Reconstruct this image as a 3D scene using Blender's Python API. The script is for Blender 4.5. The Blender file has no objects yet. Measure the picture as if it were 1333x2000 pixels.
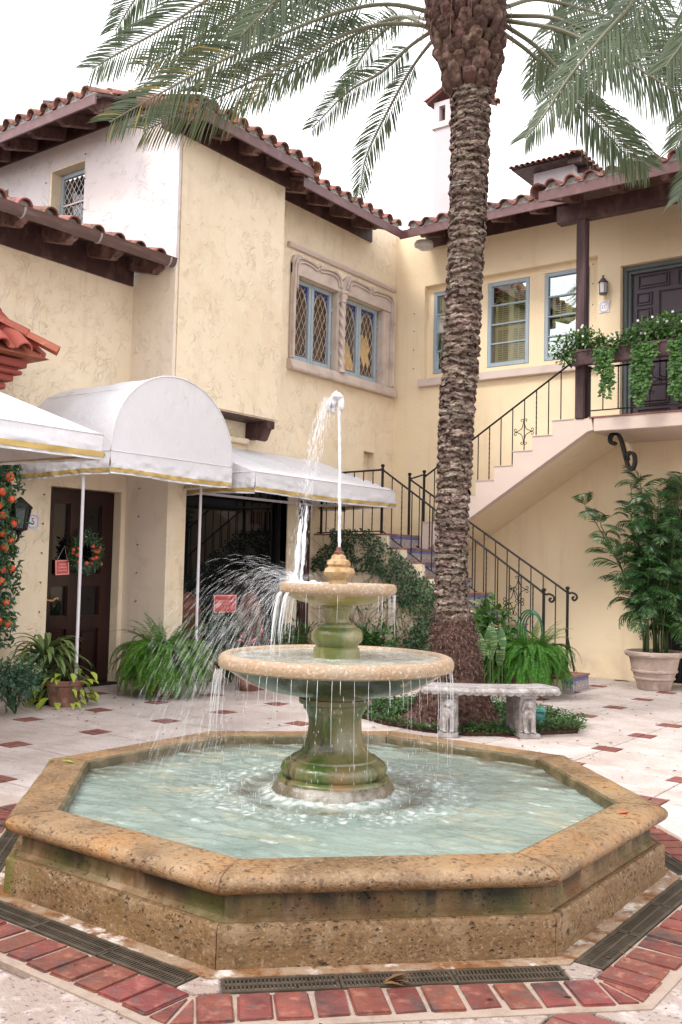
import bpy, bmesh, math, random
from mathutils import Vector, Matrix, noise
R=random.Random(7)
PI=math.pi
sc=bpy.context.scene
COL=sc.collection
# ---------------------------------------------------------------- camera, world, sun, exposure
cam=bpy.data.cameras.new('camera'); co=bpy.data.objects.new('camera',cam); COL.objects.link(co)
cam.sensor_fit='VERTICAL'; cam.sensor_height=36; cam.lens=33.843; cam.clip_end=500; cam.clip_start=.05
CR=[[0.80382,0.59439,0.02369],[-0.01483,0.05983,-0.9981],[-0.59468,0.80194,0.05691]]  # rows: right, down, forward
co.matrix_world=Matrix([[CR[0][i],-CR[1][i],-CR[2][i],(0,0,1.4355)[i]] for i in range(3)]+[[0,0,0,1]])
sc.camera=co
wd=bpy.data.worlds.new("World"); sc.world=wd; wd.use_nodes=True
nt=wd.node_tree; bg=nt.nodes['Background']
sky=nt.nodes.new('ShaderNodeTexSky'); sky.sky_type='NISHITA'; sky.sun_disc=False
SUN=Vector((.24,.58,-.78)).normalized()      # direction the light travels
sky.sun_elevation=math.asin(-SUN.z); sky.sun_rotation=math.atan2(-SUN.x,-SUN.y)
hs=nt.nodes.new('ShaderNodeHueSaturation'); hs.inputs['Saturation'].default_value=.12
nt.links.new(sky.outputs[0],hs.inputs['Color'])
mx=nt.nodes.new('ShaderNodeMix'); mx.data_type='RGBA'; mx.inputs[0].default_value=.6   # overcast layer over the clear sky
mx.inputs[7].default_value=(11.5,11.4,11.7,1)
nt.links.new(hs.outputs[0],mx.inputs[6]); nt.links.new(mx.outputs[2],bg.inputs[0]); bg.inputs[1].default_value=.15
sl=bpy.data.lights.new('sun','SUN'); sl.energy=1.3; sl.angle=math.radians(14); sl.color=(1,.95,.89)
so=bpy.data.objects.new('sun',sl); COL.objects.link(so); so.location=(-8,-10,16)
so.rotation_euler=SUN.to_track_quat('-Z','Y').to_euler()
sc.view_settings.view_transform='Standard'; sc.view_settings.look='None'; sc.view_settings.exposure=1.08; sc.view_settings.gamma=1
sc.view_settings.use_curve_mapping=False
sc.cycles.max_bounces=8; sc.cycles.transparent_max_bounces=12
# ---------------------------------------------------------------- object helpers
W={}
def link(o,parent=None,basis=None):
    COL.objects.link(o)
    if basis is not None: o.matrix_basis=basis
    if parent is not None:
        o.parent=parent; o.matrix_parent_inverse=W[parent.name].inverted()
    W[o.name]=(basis.copy() if basis is not None else Matrix.Identity(4))
    return o
def tag(o,label=None,cat=None,group=None,kind=None):
    if label: o['label']=label
    if cat: o['category']=cat
    if group: o['group']=group
    if kind: o['kind']=kind
    return o
def thing(name,loc,label,cat,group=None):
    o=bpy.data.objects.new(name,None); o.empty_display_size=.1
    link(o,None,Matrix.Translation(Vector(loc))); return tag(o,label,cat,group)
class B:
    def __init__(s): s.v=[];s.f=[];s.m=[]
    def add(s,vs,fs,mi=0):
        n=len(s.v); s.v+=[tuple(v) for v in vs]; s.f+=[tuple(n+i for i in f) for f in fs]; s.m+=[mi]*len(fs); return s
    def box(s,x0,x1,y0,y1,z0,z1,mi=0,M=None):
        vs=[Vector((x,y,z)) for x in(x0,x1) for y in(y0,y1) for z in(z0,z1)]
        if M: vs=[M@v for v in vs]
        return s.add(vs,[(0,1,3,2),(4,6,7,5),(0,4,5,1),(2,3,7,6),(0,2,6,4),(1,5,7,3)],mi)
    def tube(s,pts,r,n=6,mi=0,cap=True,flat=1):
        pts=[Vector(p) for p in pts]; k=len(pts); rr=r if isinstance(r,(list,tuple)) else [r]*k
        t0=(pts[1]-pts[0]).normalized(); up=Vector((0,0,1)) if abs(t0.z)<.9 else Vector((1,0,0))
        x=t0.cross(up).normalized(); vs=[]
        for i,p in enumerate(pts):
            t=(pts[min(i+1,k-1)]-pts[max(i-1,0)]).normalized()
            x=(x-t*x.dot(t)); x=x.normalized() if x.length>1e-6 else t.orthogonal().normalized()
            y=t.cross(x)
            for j in range(n):
                a=2*PI*j/n; vs.append(p+(x*math.cos(a)+y*math.sin(a)*flat)*rr[i])
        fs=[(i*n+j,i*n+(j+1)%n,(i+1)*n+(j+1)%n,(i+1)*n+j) for i in range(k-1) for j in range(n)]
        if cap: fs+=[tuple(range(n))[::-1],tuple((k-1)*n+j for j in range(n))]
        return s.add(vs,fs,mi)
    def lathe(s,prof,n=32,c=(0,0,0),mi=0,wob=None):
        vs=[];k=len(prof)
        for (r,z) in prof:
            for j in range(n):
                a=2*PI*j/n; q=r*(1+(wob(a,z) if wob else 0)); vs.append((c[0]+q*math.cos(a),c[1]+q*math.sin(a),c[2]+z))
        fs=[(i*n+j,i*n+(j+1)%n,(i+1)*n+(j+1)%n,(i+1)*n+j) for i in range(k-1) for j in range(n)]
        return s.add(vs,fs,mi)
    def quad(s,a,b,c,d,mi=0): return s.add([a,b,c,d],[(0,1,2,3)],mi)
    def prism(s,poly,ax,a0,a1,mi=0):
        """polygon in the two other axes, extruded along ax from a0 to a1"""
        def P(p,q): return {'x':(q,p[0],p[1]),'y':(p[0],q,p[1]),'z':(p[0],p[1],q)}[ax]
        n=len(poly); vs=[P(p,a0) for p in poly]+[P(p,a1) for p in poly]
        fs=[tuple(range(n))[::-1],tuple(range(n,2*n))]+[(i,(i+1)%n,n+(i+1)%n,n+i) for i in range(n)]
        return s.add(vs,fs,mi)
    def mesh(s,name,mats,smooth=False,bev=0,merge=False):
        me=bpy.data.meshes.new(name); me.from_pydata(s.v,[],s.f)
        for m in (mats if isinstance(mats,(list,tuple)) else [mats]): me.materials.append(m)
        me.polygons.foreach_set('material_index',s.m)
        bm=bmesh.new(); bm.from_mesh(me)
        if merge: bmesh.ops.remove_doubles(bm,verts=bm.verts,dist=1e-5)
        if bev: bmesh.ops.bevel(bm,geom=bm.edges[:]+bm.verts[:],offset=bev,segments=2,affect='EDGES',clamp_overlap=True)
        if bev or merge or not getattr(s,'open',False): bmesh.ops.recalc_face_normals(bm,faces=bm.faces)
        bm.to_mesh(me); bm.free()
        if smooth: me.polygons.foreach_set('use_smooth',[True]*len(me.polygons))
        if smooth=='auto':
            me.set_sharp_from_angle(angle=math.radians(38))
        return me
    def build(s,name,mats,parent=None,smooth=False,bev=0,label=None,cat=None,group=None,kind=None,merge=False,basis=None):
        o=bpy.data.objects.new(name,s.mesh(name,mats,smooth,bev,merge)); link(o,parent,basis); return tag(o,label,cat,group,kind)
def inst(name,me,parent,basis,label=None):
    o=bpy.data.objects.new(name,me); link(o,parent,basis)
    if label:o['label']=label
    return o
def T(x,y=None,z=None): return Matrix.Translation(Vector((x,y,z)) if y is not None else Vector(x))
def RZ(a): return Matrix.Rotation(a,4,'Z')
def RX(a): return Matrix.Rotation(a,4,'X')
def RY(a): return Matrix.Rotation(a,4,'Y')
def SC(x,y=None,z=None): y=x if y is None else y; z=x if z is None else z; return Matrix.Diagonal((x,y,z,1))
def bez(pts,n):
    """Catmull-Rom through pts -> n points"""
    P=[Vector(p) for p in pts]; P=[P[0]*2-P[1]]+P+[P[-1]*2-P[-2]]; out=[]; k=len(P)-3
    for i in range(n):
        u=i/(n-1)*k; j=min(int(u),k-1); t=u-j; a,b,c,d=P[j:j+4]
        out.append(.5*((2*b)+(c-a)*t+(2*a-5*b+4*c-d)*t*t+(3*b-a-3*c+d)*t**3))
    return out
# ---------------------------------------------------------------- materials
def mat(name,col,rough=.7,spec=.4,metal=0,layers=(),bumps=(),rnd=0,island=None,trans=0,coat=0,emit=None,alpha=1,transm=0,coord='pos'):
    m=bpy.data.materials.new(name); m.use_nodes=True; n=m.node_tree; L=n.links.new; N=n.nodes.new
    p=n.nodes['Principled BSDF']; p.inputs['Roughness'].default_value=rough; p.inputs['Specular IOR Level'].default_value=spec
    p.inputs['Metallic'].default_value=metal; p.inputs['Coat Weight'].default_value=coat; p.inputs['Alpha'].default_value=alpha
    p.inputs['Transmission Weight'].default_value=transm
    if coord=='pos': g=N('ShaderNodeNewGeometry').outputs['Position']
    else: g=N('ShaderNodeTexCoord').outputs['Object']
    def src(stretch):
        if stretch in (None,1): return g
        mp=N('ShaderNodeMapping'); L(g,mp.inputs[0]); mp.inputs['Scale'].default_value=stretch; return mp.outputs[0]
    def tex(kind,scale,stretch,det=5,dist=0):
        if kind=='voronoi':
            t=N('ShaderNodeTexVoronoi'); t.inputs['Scale'].default_value=scale; L(src(stretch),t.inputs['Vector']); return t.outputs['Distance']
        t=N('ShaderNodeTexNoise'); t.inputs['Scale'].default_value=scale; t.inputs['Detail'].default_value=det; t.inputs['Roughness'].default_value=.6
        t.inputs['Distortion'].default_value=dist; L(src(stretch),t.inputs['Vector']); return t.outputs[0]
    def ramp(v,lo,hi):
        r=N('ShaderNodeMapRange'); r.inputs[1].default_value=lo; r.inputs[2].default_value=hi; L(v,r.inputs[0]); return r.outputs[0]
    def math_(op,a,b):
        q=N('ShaderNodeMath'); q.operation=op
        for i,x in enumerate((a,b)):
            if isinstance(x,(int,float)): q.inputs[i].default_value=x
            else: L(x,q.inputs[i])
        return q.outputs[0]
    def pitmask(scale,st):
        v=ramp(tex('voronoi',scale,st),.30,.14); gt=ramp(tex('noise',scale*.22,None,3),.49,.58); gt2=ramp(tex('noise',scale*2.2,None,2),.40,.55); return math_('MULTIPLY',v,math_('MULTIPLY',gt,gt2))
    c=None
    def cmix(f,a,b):
        q=N('ShaderNodeMix'); q.data_type='RGBA'
        if isinstance(f,float): q.inputs[0].default_value=f
        else: L(f,q.inputs[0])
        for i,x in ((6,a),(7,b)):
            if isinstance(x,(tuple,list)): q.inputs[i].default_value=(*x[:3],1)
            else: L(x,q.inputs[i])
        return q.outputs[2]
    c=col
    if island:
        gg=N('ShaderNodeNewGeometry'); c=cmix(gg.outputs['Random Per Island'],c,island)
    for la in layers:
        c2,scale,lo,hi=la[:4]; st=la[4] if len(la)>4 else None; kd=la[5] if len(la)>5 else 'noise'
        f=math_('MULTIPLY',pitmask(scale,st),hi) if kd=='pit' else ramp(tex(kd,scale,st),lo,hi)
        if len(la)>6:    # gate by height: (z0,z1) fades in from z0 to z1
            sx=N('ShaderNodeSeparateXYZ'); L(g,sx.inputs[0]); f=math_('MULTIPLY',f,ramp(sx.outputs[2],*la[6]))
        c=cmix(f,c,c2)
    if rnd:
        oi=N('ShaderNodeObjectInfo'); h=N('ShaderNodeHueSaturation')
        L(ramp(oi.outputs['Random'],0,1),h.inputs['Value']); n.links.remove(h.inputs['Value'].links[0])
        v=N('ShaderNodeMapRange'); L(oi.outputs['Random'],v.inputs[0]); v.inputs[3].default_value=1-rnd; v.inputs[4].default_value=1+rnd
        L(v.outputs[0],h.inputs['Value'])
        v2=N('ShaderNodeMath'); v2.operation='FRACT'; v3=math_('MULTIPLY',oi.outputs['Random'],7.31); L(v3,v2.inputs[0])
        v4=N('ShaderNodeMapRange'); L(v2.outputs[0],v4.inputs[0]); v4.inputs[3].default_value=.5-rnd*.06; v4.inputs[4].default_value=.5+rnd*.06
        L(v4.outputs[0],h.inputs['Hue'])
        if isinstance(c,(tuple,list)): h.inputs['Color'].default_value=(*c[:3],1)
        else: L(c,h.inputs['Color'])
        c=h.outputs[0]
    if isinstance(c,(tuple,list)): p.inputs['Base Color'].default_value=(*c[:3],1)
    else: L(c,p.inputs['Base Color'])
    hgt=None
    for b in bumps:
        kd,scale,amt=b[:3]; st=b[3] if len(b)>3 else None
        if kd=='ridge':
            v=tex('noise',scale,st,2,2.2); v=math_('ABSOLUTE',math_('SUBTRACT',v,.5),0); v=ramp(v,.038,0)
            gt=ramp(tex('noise',scale*.8,None,1),.52,.60); v=math_('MULTIPLY',v,gt)
        elif kd=='pit': v=math_('SUBTRACT',1,pitmask(scale,st))
        elif kd=='pitn': v=ramp(tex('noise',scale,st,3),.64,.56)
        elif kd=='voronoi': v=tex('voronoi',scale,st)
        else: v=tex('noise',scale,st,6)
        v=math_('MULTIPLY',v,amt); hgt=v if hgt is None else math_('ADD',hgt,v)
    if hgt is not None:
        bp=N('ShaderNodeBump'); bp.inputs['Strength'].default_value=1; bp.inputs['Distance'].default_value=1; L(hgt,bp.inputs['Height']); L(bp.outputs[0],p.inputs['Normal'])
    if emit: p.inputs['Emission Color'].default_value=(*emit[0],1); p.inputs['Emission Strength'].default_value=emit[1]
    if trans:
        tr=N('ShaderNodeBsdfTranslucent'); ms=N('ShaderNodeMixShader'); ms.inputs[0].default_value=trans
        if isinstance(c,(tuple,list)): tr.inputs[0].default_value=(*c[:3],1)
        else: L(c,tr.inputs[0])
        L(p.outputs[0],ms.inputs[1]); L(tr.outputs[0],ms.inputs[2]); L(ms.outputs[0],n.nodes['Material Output'].inputs[0])
    return m
STU=[('ridge',4.0,.0056,(1,1,.7)),('ridge',8.5,.0034),('noise',3.5,.010),('noise',13,.0055),('noise',80,.0012)]
m_yel=mat('yellow_stucco',(.775,.655,.485),.85,.2,layers=[((.735,.605,.43),.9,.4,.7),((.64,.52,.38),7,.56,.80,(1,1,.09)),((.79,.69,.53),5,.45,.8),((.42,.33,.25),3,.40,.75,None,'noise',(.45,.0))],bumps=STU)
m_yel2=mat('smooth_yellow_stucco',(.775,.645,.455),.85,.2,layers=[((.64,.51,.35),6,.54,.80,(1,1,.08)),((.42,.33,.25),3,.38,.75,None,'noise',(.45,.0)),((.72,.58,.39),.8,.4,.7),((.66,.55,.41),3,.6,.85)],bumps=[('ridge',4,.002),('noise',10,.004),('noise',60,.0012)])
m_pink=mat('pale_stucco',(.66,.595,.585),.85,.2,layers=[((.66,.58,.54),1.2,.45,.8),((.62,.53,.45),3,.66,.85)],bumps=STU)
m_ret=mat('mid_tone_stucco',(.74,.64,.51),.85,.2,layers=[((.72,.62,.54),1.2,.4,.7),((.45,.38,.28),4,.64,.8,(1,1,.4))],bumps=STU)  # tone between the yellow and the pale stucco
m_white=mat('white_plaster',(.47,.415,.425),.85,.2,layers=[((.42,.37,.37),2,.5,.8)],bumps=[('noise',20,.004)])
m_trim=mat('cast_stone_trim',(.55,.46,.40),.8,.25,layers=[((.38,.30,.26),4,.45,.75)],bumps=[('noise',50,.001)])
m_sill=mat('pinkish_trim',(.58,.48,.43),.85,.2,layers=[((.47,.39,.35),3,.5,.8)],bumps=[('noise',40,.0015)])
m_wood=mat('dark_eave_timber',(.055,.024,.022),.6,.4,layers=[((.13,.07,.06),6,.5,.72,(1,1,.5)),((.03,.014,.014),12,.55,.7)],bumps=[('noise',30,.004,(1,1,.3))])
m_fas=mat('maroon_fascia_paint',(.125,.055,.055),.5,.45,layers=[((.20,.11,.11),7,.5,.8),((.12,.05,.05),16,.6,.75)],bumps=[('noise',40,.001)])
m_gut=mat('brown_gutter_paint',(.11,.062,.055),.38,.5,layers=[((.24,.16,.15),5,.5,.8,(1,.4,3))],bumps=[('noise',30,.001)])
m_raf=mat('weathered_rafter_timber',(.12,.062,.052),.65,.35,layers=[((.27,.17,.15),6,.46,.68,(1,1,.5)),((.04,.02,.018),14,.55,.68)],bumps=[('noise',30,.005,(1,1,.3))])
m_tile=mat('terracotta',(.235,.098,.075),.8,.3,layers=[((.14,.065,.055),7,.45,.7),((.42,.29,.25),11,.56,.75),((.05,.05,.045),9,.56,.68)],bumps=[('noise',50,.002)],rnd=.3)
m_tiler=mat('bright_terracotta',(.38,.115,.08),.7,.3,layers=[((.40,.09,.06),7,.45,.7),((.62,.28,.2),9,.6,.8)],bumps=[('noise',60,.0012)],rnd=.15)
m_mort=mat('grey_bedding_mortar',(.42,.40,.38),.9,.2,layers=[((.22,.22,.21),18,.5,.7)],bumps=[('noise',60,.004)])
m_blue=mat('blue_grey_frame',(.29,.36,.42),.45,.45,layers=[((.22,.28,.33),14,.5,.8)])
m_blue2=mat('pale_blue_frame',(.34,.41,.45),.45,.45,layers=[((.24,.33,.37),14,.5,.8)])
m_lead=mat('lead_came',(.42,.36,.30),.5,.5,metal=.3)
m_iron=mat('black_iron',(.012,.010,.010),.5,.25,layers=[((.06,.035,.025),30,.58,.75)],bumps=[('noise',90,.0006)])
m_glass=mat('window_glass',(.012,.02,.02),.03,.9)
m_glassd=mat('dark_shop_glass',(.004,.004,.005),.02,.55)
m_amb=mat('amber_leaded_glass',(.075,.035,.012),.12,.7,layers=[((.02,.012,.008),5,.45,.6)],bumps=[('noise',26,.003)])
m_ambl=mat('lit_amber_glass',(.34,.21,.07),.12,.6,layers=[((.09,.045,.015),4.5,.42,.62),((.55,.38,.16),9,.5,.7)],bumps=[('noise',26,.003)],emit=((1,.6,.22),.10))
m_bluegl=mat('blue_border_glass',(.02,.03,.16),.15,.7)
m_shut=mat('pale_shutter_paint',(.62,.60,.34),.5,.4)
m_awn=mat('white_awning_canvas',(.80,.79,.82),.8,.2,layers=[((.76,.75,.78),1.4,.42,.75),((.60,.58,.57),9,.66,.85),((.62,.58,.54),3,.62,.8,(1,1,.25))],bumps=[('noise',9,.012),('noise',3,.03,(1,1,.4))],trans=.22)
m_awni=mat('awning_underside_canvas',(.46,.42,.40),.85,.2,layers=[((.36,.33,.31),3,.45,.7)],bumps=[('noise',12,.004)])
m_stripe=mat('mustard_braid',(.46,.33,.12),.75,.2,layers=[((.16,.10,.03),22,.62,.7)])
m_pole=mat('white_pole_enamel',(.62,.60,.64),.35,.5)
m_door=mat('mahogany_door',(.016,.005,.005),.28,.4,layers=[((.032,.010,.008),5,.4,.7,(1,1,.2))],bumps=[('noise',30,.001,(1,1,.15))])
m_door2=mat('purple_brown_door',(.055,.036,.052),.42,.5,layers=[((.05,.03,.04),9,.45,.7,(1,1,.15))],bumps=[('noise',40,.0015,(1,1,.12))])
m_brass=mat('aged_brass',(.50,.30,.16),.45,.5,metal=.2,layers=[((.16,.08,.03),40,.5,.7)],bumps=[('noise',120,.002)])
m_red=mat('red_sign_card',(.60,.085,.075),.5,.4)
m_signw=mat('white_lettering',(.75,.62,.6),.6,.3)
m_por=mat('white_porcelain',(.72,.70,.74),.2,.5)
m_cob=mat('cobalt_glaze',(.085,.11,.28),.22,.5,layers=[((.22,.24,.36),50,.5,.68)])
m_ink=mat('dark_brown_ink',(.07,.035,.03),.4,.4)
m_trav=mat('travertine_paving',(.53,.46,.435),.62,.35,layers=[((.40,.33,.295),2.4,.40,.66),((.60,.545,.525),5,.5,.8,(1,3,1)),((.27,.20,.17),30,.56,.68,(1,2.5,1)),((.33,.26,.225),.9,.52,.74),((.20,.15,.13),60,.62,.70)],bumps=[('pit',45,.0018,(1,2.2,1)),('noise',16,.004)],rnd=.045)
m_grout=mat('paving_grout',(.25,.19,.17),.9,.2,layers=[((.15,.11,.10),20,.5,.7)],bumps=[('noise',70,.002)])
m_coral=mat('rough_coral_paving',(.33,.265,.235),.75,.35,layers=[((.29,.215,.175),2.5,.42,.7),((.54,.47,.45),9,.50,.72),((.11,.075,.07),38,.58,.66)],bumps=[('noise',42,.016),('noise',9,.012),('noise',130,.003)])
m_brick=mat('clay_brick_paver',(.185,.054,.040),.45,.45,layers=[((.13,.034,.028),7,.42,.62),((.28,.115,.085),15,.54,.72),((.055,.036,.036),4,.52,.66),((.11,.06,.055),22,.54,.68)],bumps=[('noise',50,.004),('noise',12,.008)],rnd=.17)
m_brick2=mat('muted_brick_inset',(.19,.068,.056),.7,.3,layers=[((.19,.07,.06),9,.42,.65),((.36,.17,.14),20,.55,.75)],bumps=[('noise',60,.002)],rnd=.15)
m_bmort=mat('pale_brick_mortar',(.31,.24,.195),.85,.3,layers=[((.24,.17,.13),12,.45,.7)],bumps=[('noise',60,.006)])
m_grate=mat('brown_plastic_grate',(.045,.035,.024),.5,.4,layers=[((.08,.062,.045),9,.45,.7)],bumps=[('noise',80,.001)])
m_void=mat('drain_shadow_pit',(.012,.011,.010),.4,.4)
m_curb=mat('rusty_wet_apron',(.30,.215,.15),.4,.4,layers=[((.20,.085,.03),4,.46,.60),((.56,.50,.45),7,.56,.64),((.14,.06,.025),16,.54,.66)],bumps=[('noise',30,.010),('noise',90,.003)])
FST=[((.15,.085,.035),2.6,.40,.62),((.255,.175,.10),9,.50,.78),((.33,.245,.165),60,.54,.76),((.085,.042,.017),38,.55,.69),((.035,.018,.009),55,0,.95,(1,1,1.3),'pit'),((.04,.02,.01),30,0,.95,(1,1,1.6),'pit'),((.04,.02,.01),17,0,.9,(1,1,1.3),'pit')]
m_cop=mat('fountain_coping_stone',(.31,.20,.105),.42,.5,layers=[((.33,.16,.05),2.4,.44,.68)]+FST,bumps=[('pit',48,.012,(1,1,1.3)),('pit',23,.016,(1,1,1.3)),('noise',24,.009),('noise',130,.005)])
m_bas=mat('fountain_wall_stone',(.205,.125,.06),.55,.38,layers=FST[:2]+[((.38,.27,.18),6,.55,.72,(1,1,.6)),((.13,.07,.03),2.2,.50,.66,(1,1,.3)),((.20,.085,.03),5,.55,.68,(1,1,.15)),((.065,.065,.013),2.6,.47,.60,(1,1,.16),'noise',(.10,.20)),((.012,.012,.006),5,.46,.56,(1,1,.10),'noise',(.15,.235)),((.03,.022,.01),1.2,.3,.4,None,'noise',(.225,.262))],bumps=[('pit',48,.008,(1,1,1.3)),('noise',20,.010),('noise',100,.003)])
m_bas2=mat('fountain_plinth_stone',(.175,.10,.042),.6,.38,layers=FST+[((.11,.10,.02),4,.57,.68,(1,1,.3)),((.10,.05,.02),6,.50,.62,None,'noise',(.05,.0))],bumps=[('pit',48,.014,(1,1,1.3)),('pit',23,.020,(1,1,1.3)),('noise',18,.010),('noise',90,.004)])
m_joint=mat('rust_joint_mortar',(.15,.065,.028),.6,.35,layers=[((.22,.135,.075),12,.45,.7)],bumps=[('noise',70,.004)])
m_lip=mat('bowl_lip_stone',(.33,.25,.175),.5,.45,layers=[((.32,.205,.115),5,.42,.7),((.56,.45,.35),60,.52,.7),((.19,.11,.055),80,.60,.70)],bumps=[('noise',95,.004),('noise',20,.003)])
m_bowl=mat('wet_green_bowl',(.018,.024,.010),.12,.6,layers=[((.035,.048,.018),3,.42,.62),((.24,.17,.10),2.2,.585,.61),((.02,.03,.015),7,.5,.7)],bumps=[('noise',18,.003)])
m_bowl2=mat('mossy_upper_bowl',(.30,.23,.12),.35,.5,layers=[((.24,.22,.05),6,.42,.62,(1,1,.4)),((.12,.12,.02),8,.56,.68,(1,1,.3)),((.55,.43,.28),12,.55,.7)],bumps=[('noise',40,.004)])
m_ped=mat('mossy_pedestal',(.155,.14,.062),.16,.6,layers=[((.22,.13,.055),4,.44,.6,(1,1,.3)),((.06,.10,.022),5,.46,.60,(1.5,1.5,.35)),((.30,.25,.145),9,.58,.7,(1,1,.5)),((.03,.03,.012),7,.57,.68,(1,1,.25)),((.04,.13,.05),6,.64,.70)],bumps=[('noise',26,.004),('noise',70,.0015)])
m_stem=mat('green_baluster_stone',(.19,.185,.085),.22,.55,layers=[((.28,.25,.13),6,.42,.62),((.10,.12,.03),6,.52,.66,(1,1,.4)),((.06,.13,.08),3,.60,.68)],bumps=[('noise',30,.004)])
m_wetslab=mat('wet_foot_slab',(.13,.105,.07),.10,.6,layers=[((.30,.28,.24),7,.50,.64),((.10,.08,.05),9,.56,.68)],bumps=[('noise',22,.012),('noise',60,.004)])
m_fin=mat('golden_finial_stone',(.40,.27,.14),.55,.4,layers=[((.34,.19,.08),18,.42,.65)],bumps=[('noise',60,.006)])
m_rust=mat('rusty_nozzle',(.10,.03,.02),.5,.5,layers=[((.25,.10,.05),40,.5,.7)])
m_rough_palm=mat('palm_trunk_fibre',(.085,.055,.04),.9,.15,layers=[((.17,.115,.085),14,.45,.68,(1,1,2.4)),((.025,.014,.010),20,.52,.66)],bumps=[('noise',40,.02,(1,1,2))])
m_boot=mat('leaf_base_scar',(.14,.10,.08),.9,.15,layers=[((.33,.265,.22),11,.46,.66,(1,1,2.5)),((.03,.018,.014),22,.50,.62,(1,1,2))],bumps=[('noise',45,.022,(1,1,2)),('noise',120,.006)],rnd=.35)
m_boot2=mat('fresh_leaf_boot',(.085,.048,.036),.85,.2,layers=[((.20,.135,.11),9,.48,.68),((.045,.02,.015),13,.48,.64)],bumps=[('noise',40,.012)],rnd=.25)
m_root=mat('palm_root_mass',(.10,.055,.045),.95,.1,layers=[((.19,.115,.09),24,.45,.65),((.03,.015,.012),30,.5,.66)],bumps=[('noise',60,.03),('noise',18,.03)])
m_orch=mat('dry_rust_rootlets',(.20,.12,.095),.85,.2,island=(.035,.025,.022))
m_palm=mat('palm_leaflet',(.048,.078,.034),.38,.5,island=(.125,.155,.085),trans=.3)
m_palmy=mat('palm_leaflet_yellowing',(.10,.125,.05),.42,.5,island=(.36,.25,.05),trans=.2)
m_rach=mat('palm_rachis',(.12,.115,.07),.5,.4,layers=[((.10,.10,.05),9,.45,.7)])
m_fern=mat('fern_green',(.035,.13,.010),.5,.4,island=(.14,.31,.03),trans=.25)
m_fern2=mat('deep_fern_green',(.028,.12,.009),.5,.35,island=(.09,.27,.022),trans=.25)
m_dark=mat('dark_leaf_green',(.012,.045,.018),.35,.5,island=(.04,.10,.035),trans=.12)
m_bam=mat('bamboo_palm_green',(.014,.06,.022),.33,.5,island=(.08,.18,.045),trans=.22)
m_ivy=mat('ivy_leaf',(.018,.07,.012),.35,.5,island=(.10,.21,.045),trans=.15)
m_lime=mat('lime_leaf',(.26,.36,.03),.4,.45,island=(.40,.46,.07),trans=.25)
m_strap=mat('strap_leaf',(.06,.12,.03),.4,.45,island=(.20,.27,.09),trans=.2)
m_cover=mat('ground_cover_leaf',(.02,.07,.015),.4,.45,island=(.08,.17,.045),trans=.15)
m_stemg=mat('green_stem',(.06,.09,.03),.6,.3)
m_twig=mat('bare_vine_stem',(.10,.06,.045),.9,.2,island=(.17,.11,.08))
m_soil=mat('dark_planting_soil',(.045,.025,.018),.95,.1,layers=[((.10,.06,.04),30,.5,.7)],bumps=[('noise',50,.02)])
m_pot=mat('weathered_pale_terracotta_pot',(.42,.33,.28),.8,.25,layers=[((.30,.22,.18),4,.42,.7),((.55,.48,.44),9,.55,.75)],bumps=[('noise',30,.003)])
m_potr=mat('red_terracotta_pot',(.19,.085,.062),.75,.3,layers=[((.42,.25,.2),6,.45,.7),((.12,.06,.05),10,.55,.7)],bumps=[('noise',40,.003)])
m_bench=mat('grey_cast_concrete',(.32,.29,.28),.85,.25,layers=[((.19,.165,.15),8,.42,.66),((.50,.47,.47),22,.52,.75),((.13,.11,.10),13,.62,.72)],bumps=[('noise',70,.004)])
m_orange=mat('orange_fruit',(.72,.10,.045),.5,.35,layers=[((.66,.15,.07),6,.45,.7)],bumps=[('noise',140,.0008)])
m_petal=mat('white_petal',(.75,.74,.70),.5,.3,trans=.2)
m_pinkp=mat('pink_bract',(.55,.06,.10),.5,.35,island=(.65,.2,.25))
m_planter=mat('brown_window_box',(.10,.055,.06),.6,.35,layers=[((.05,.03,.03),8,.45,.7)])
m_post=mat('weathered_purple_post',(.062,.036,.038),.8,.25,layers=[((.12,.08,.08),8,.45,.7,(1,1,.15)),((.04,.02,.02),10,.6,.68,(1,1,.12))],bumps=[('noise',24,.01,(1,1,.12))])
m_frame=mat('teal_grey_door_frame',(.11,.13,.135),.5,.4)
m_white2=mat('floodlight_enamel',(.60,.56,.52),.4,.4)
m_frost=mat('frosted_lamp_glass',(.55,.52,.55),.35,.4)
m_copper=mat('verdigris_lamp_box',(.06,.20,.18),.5,.4,layers=[((.11,.26,.23),9,.5,.7)])
m_hose=mat('green_hose',(.01,.10,.045),.4,.5)
m_tread=mat('terracotta_tread',(.24,.11,.09),.7,.3,layers=[((.38,.22,.17),8,.5,.7)],bumps=[('noise',50,.002)])
m_string=mat('stair_string_plaster',(.60,.49,.43),.85,.2,layers=[((.66,.54,.45),2,.45,.7)],bumps=[('noise',14,.003)])
m_litter=mat('fallen_leaf_brown',(.05,.025,.015),.7,.3,island=(.16,.08,.03))
m_wick=mat('wicker',(.16,.06,.035),.6,.3,bumps=[('voronoi',60,.006)])
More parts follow.
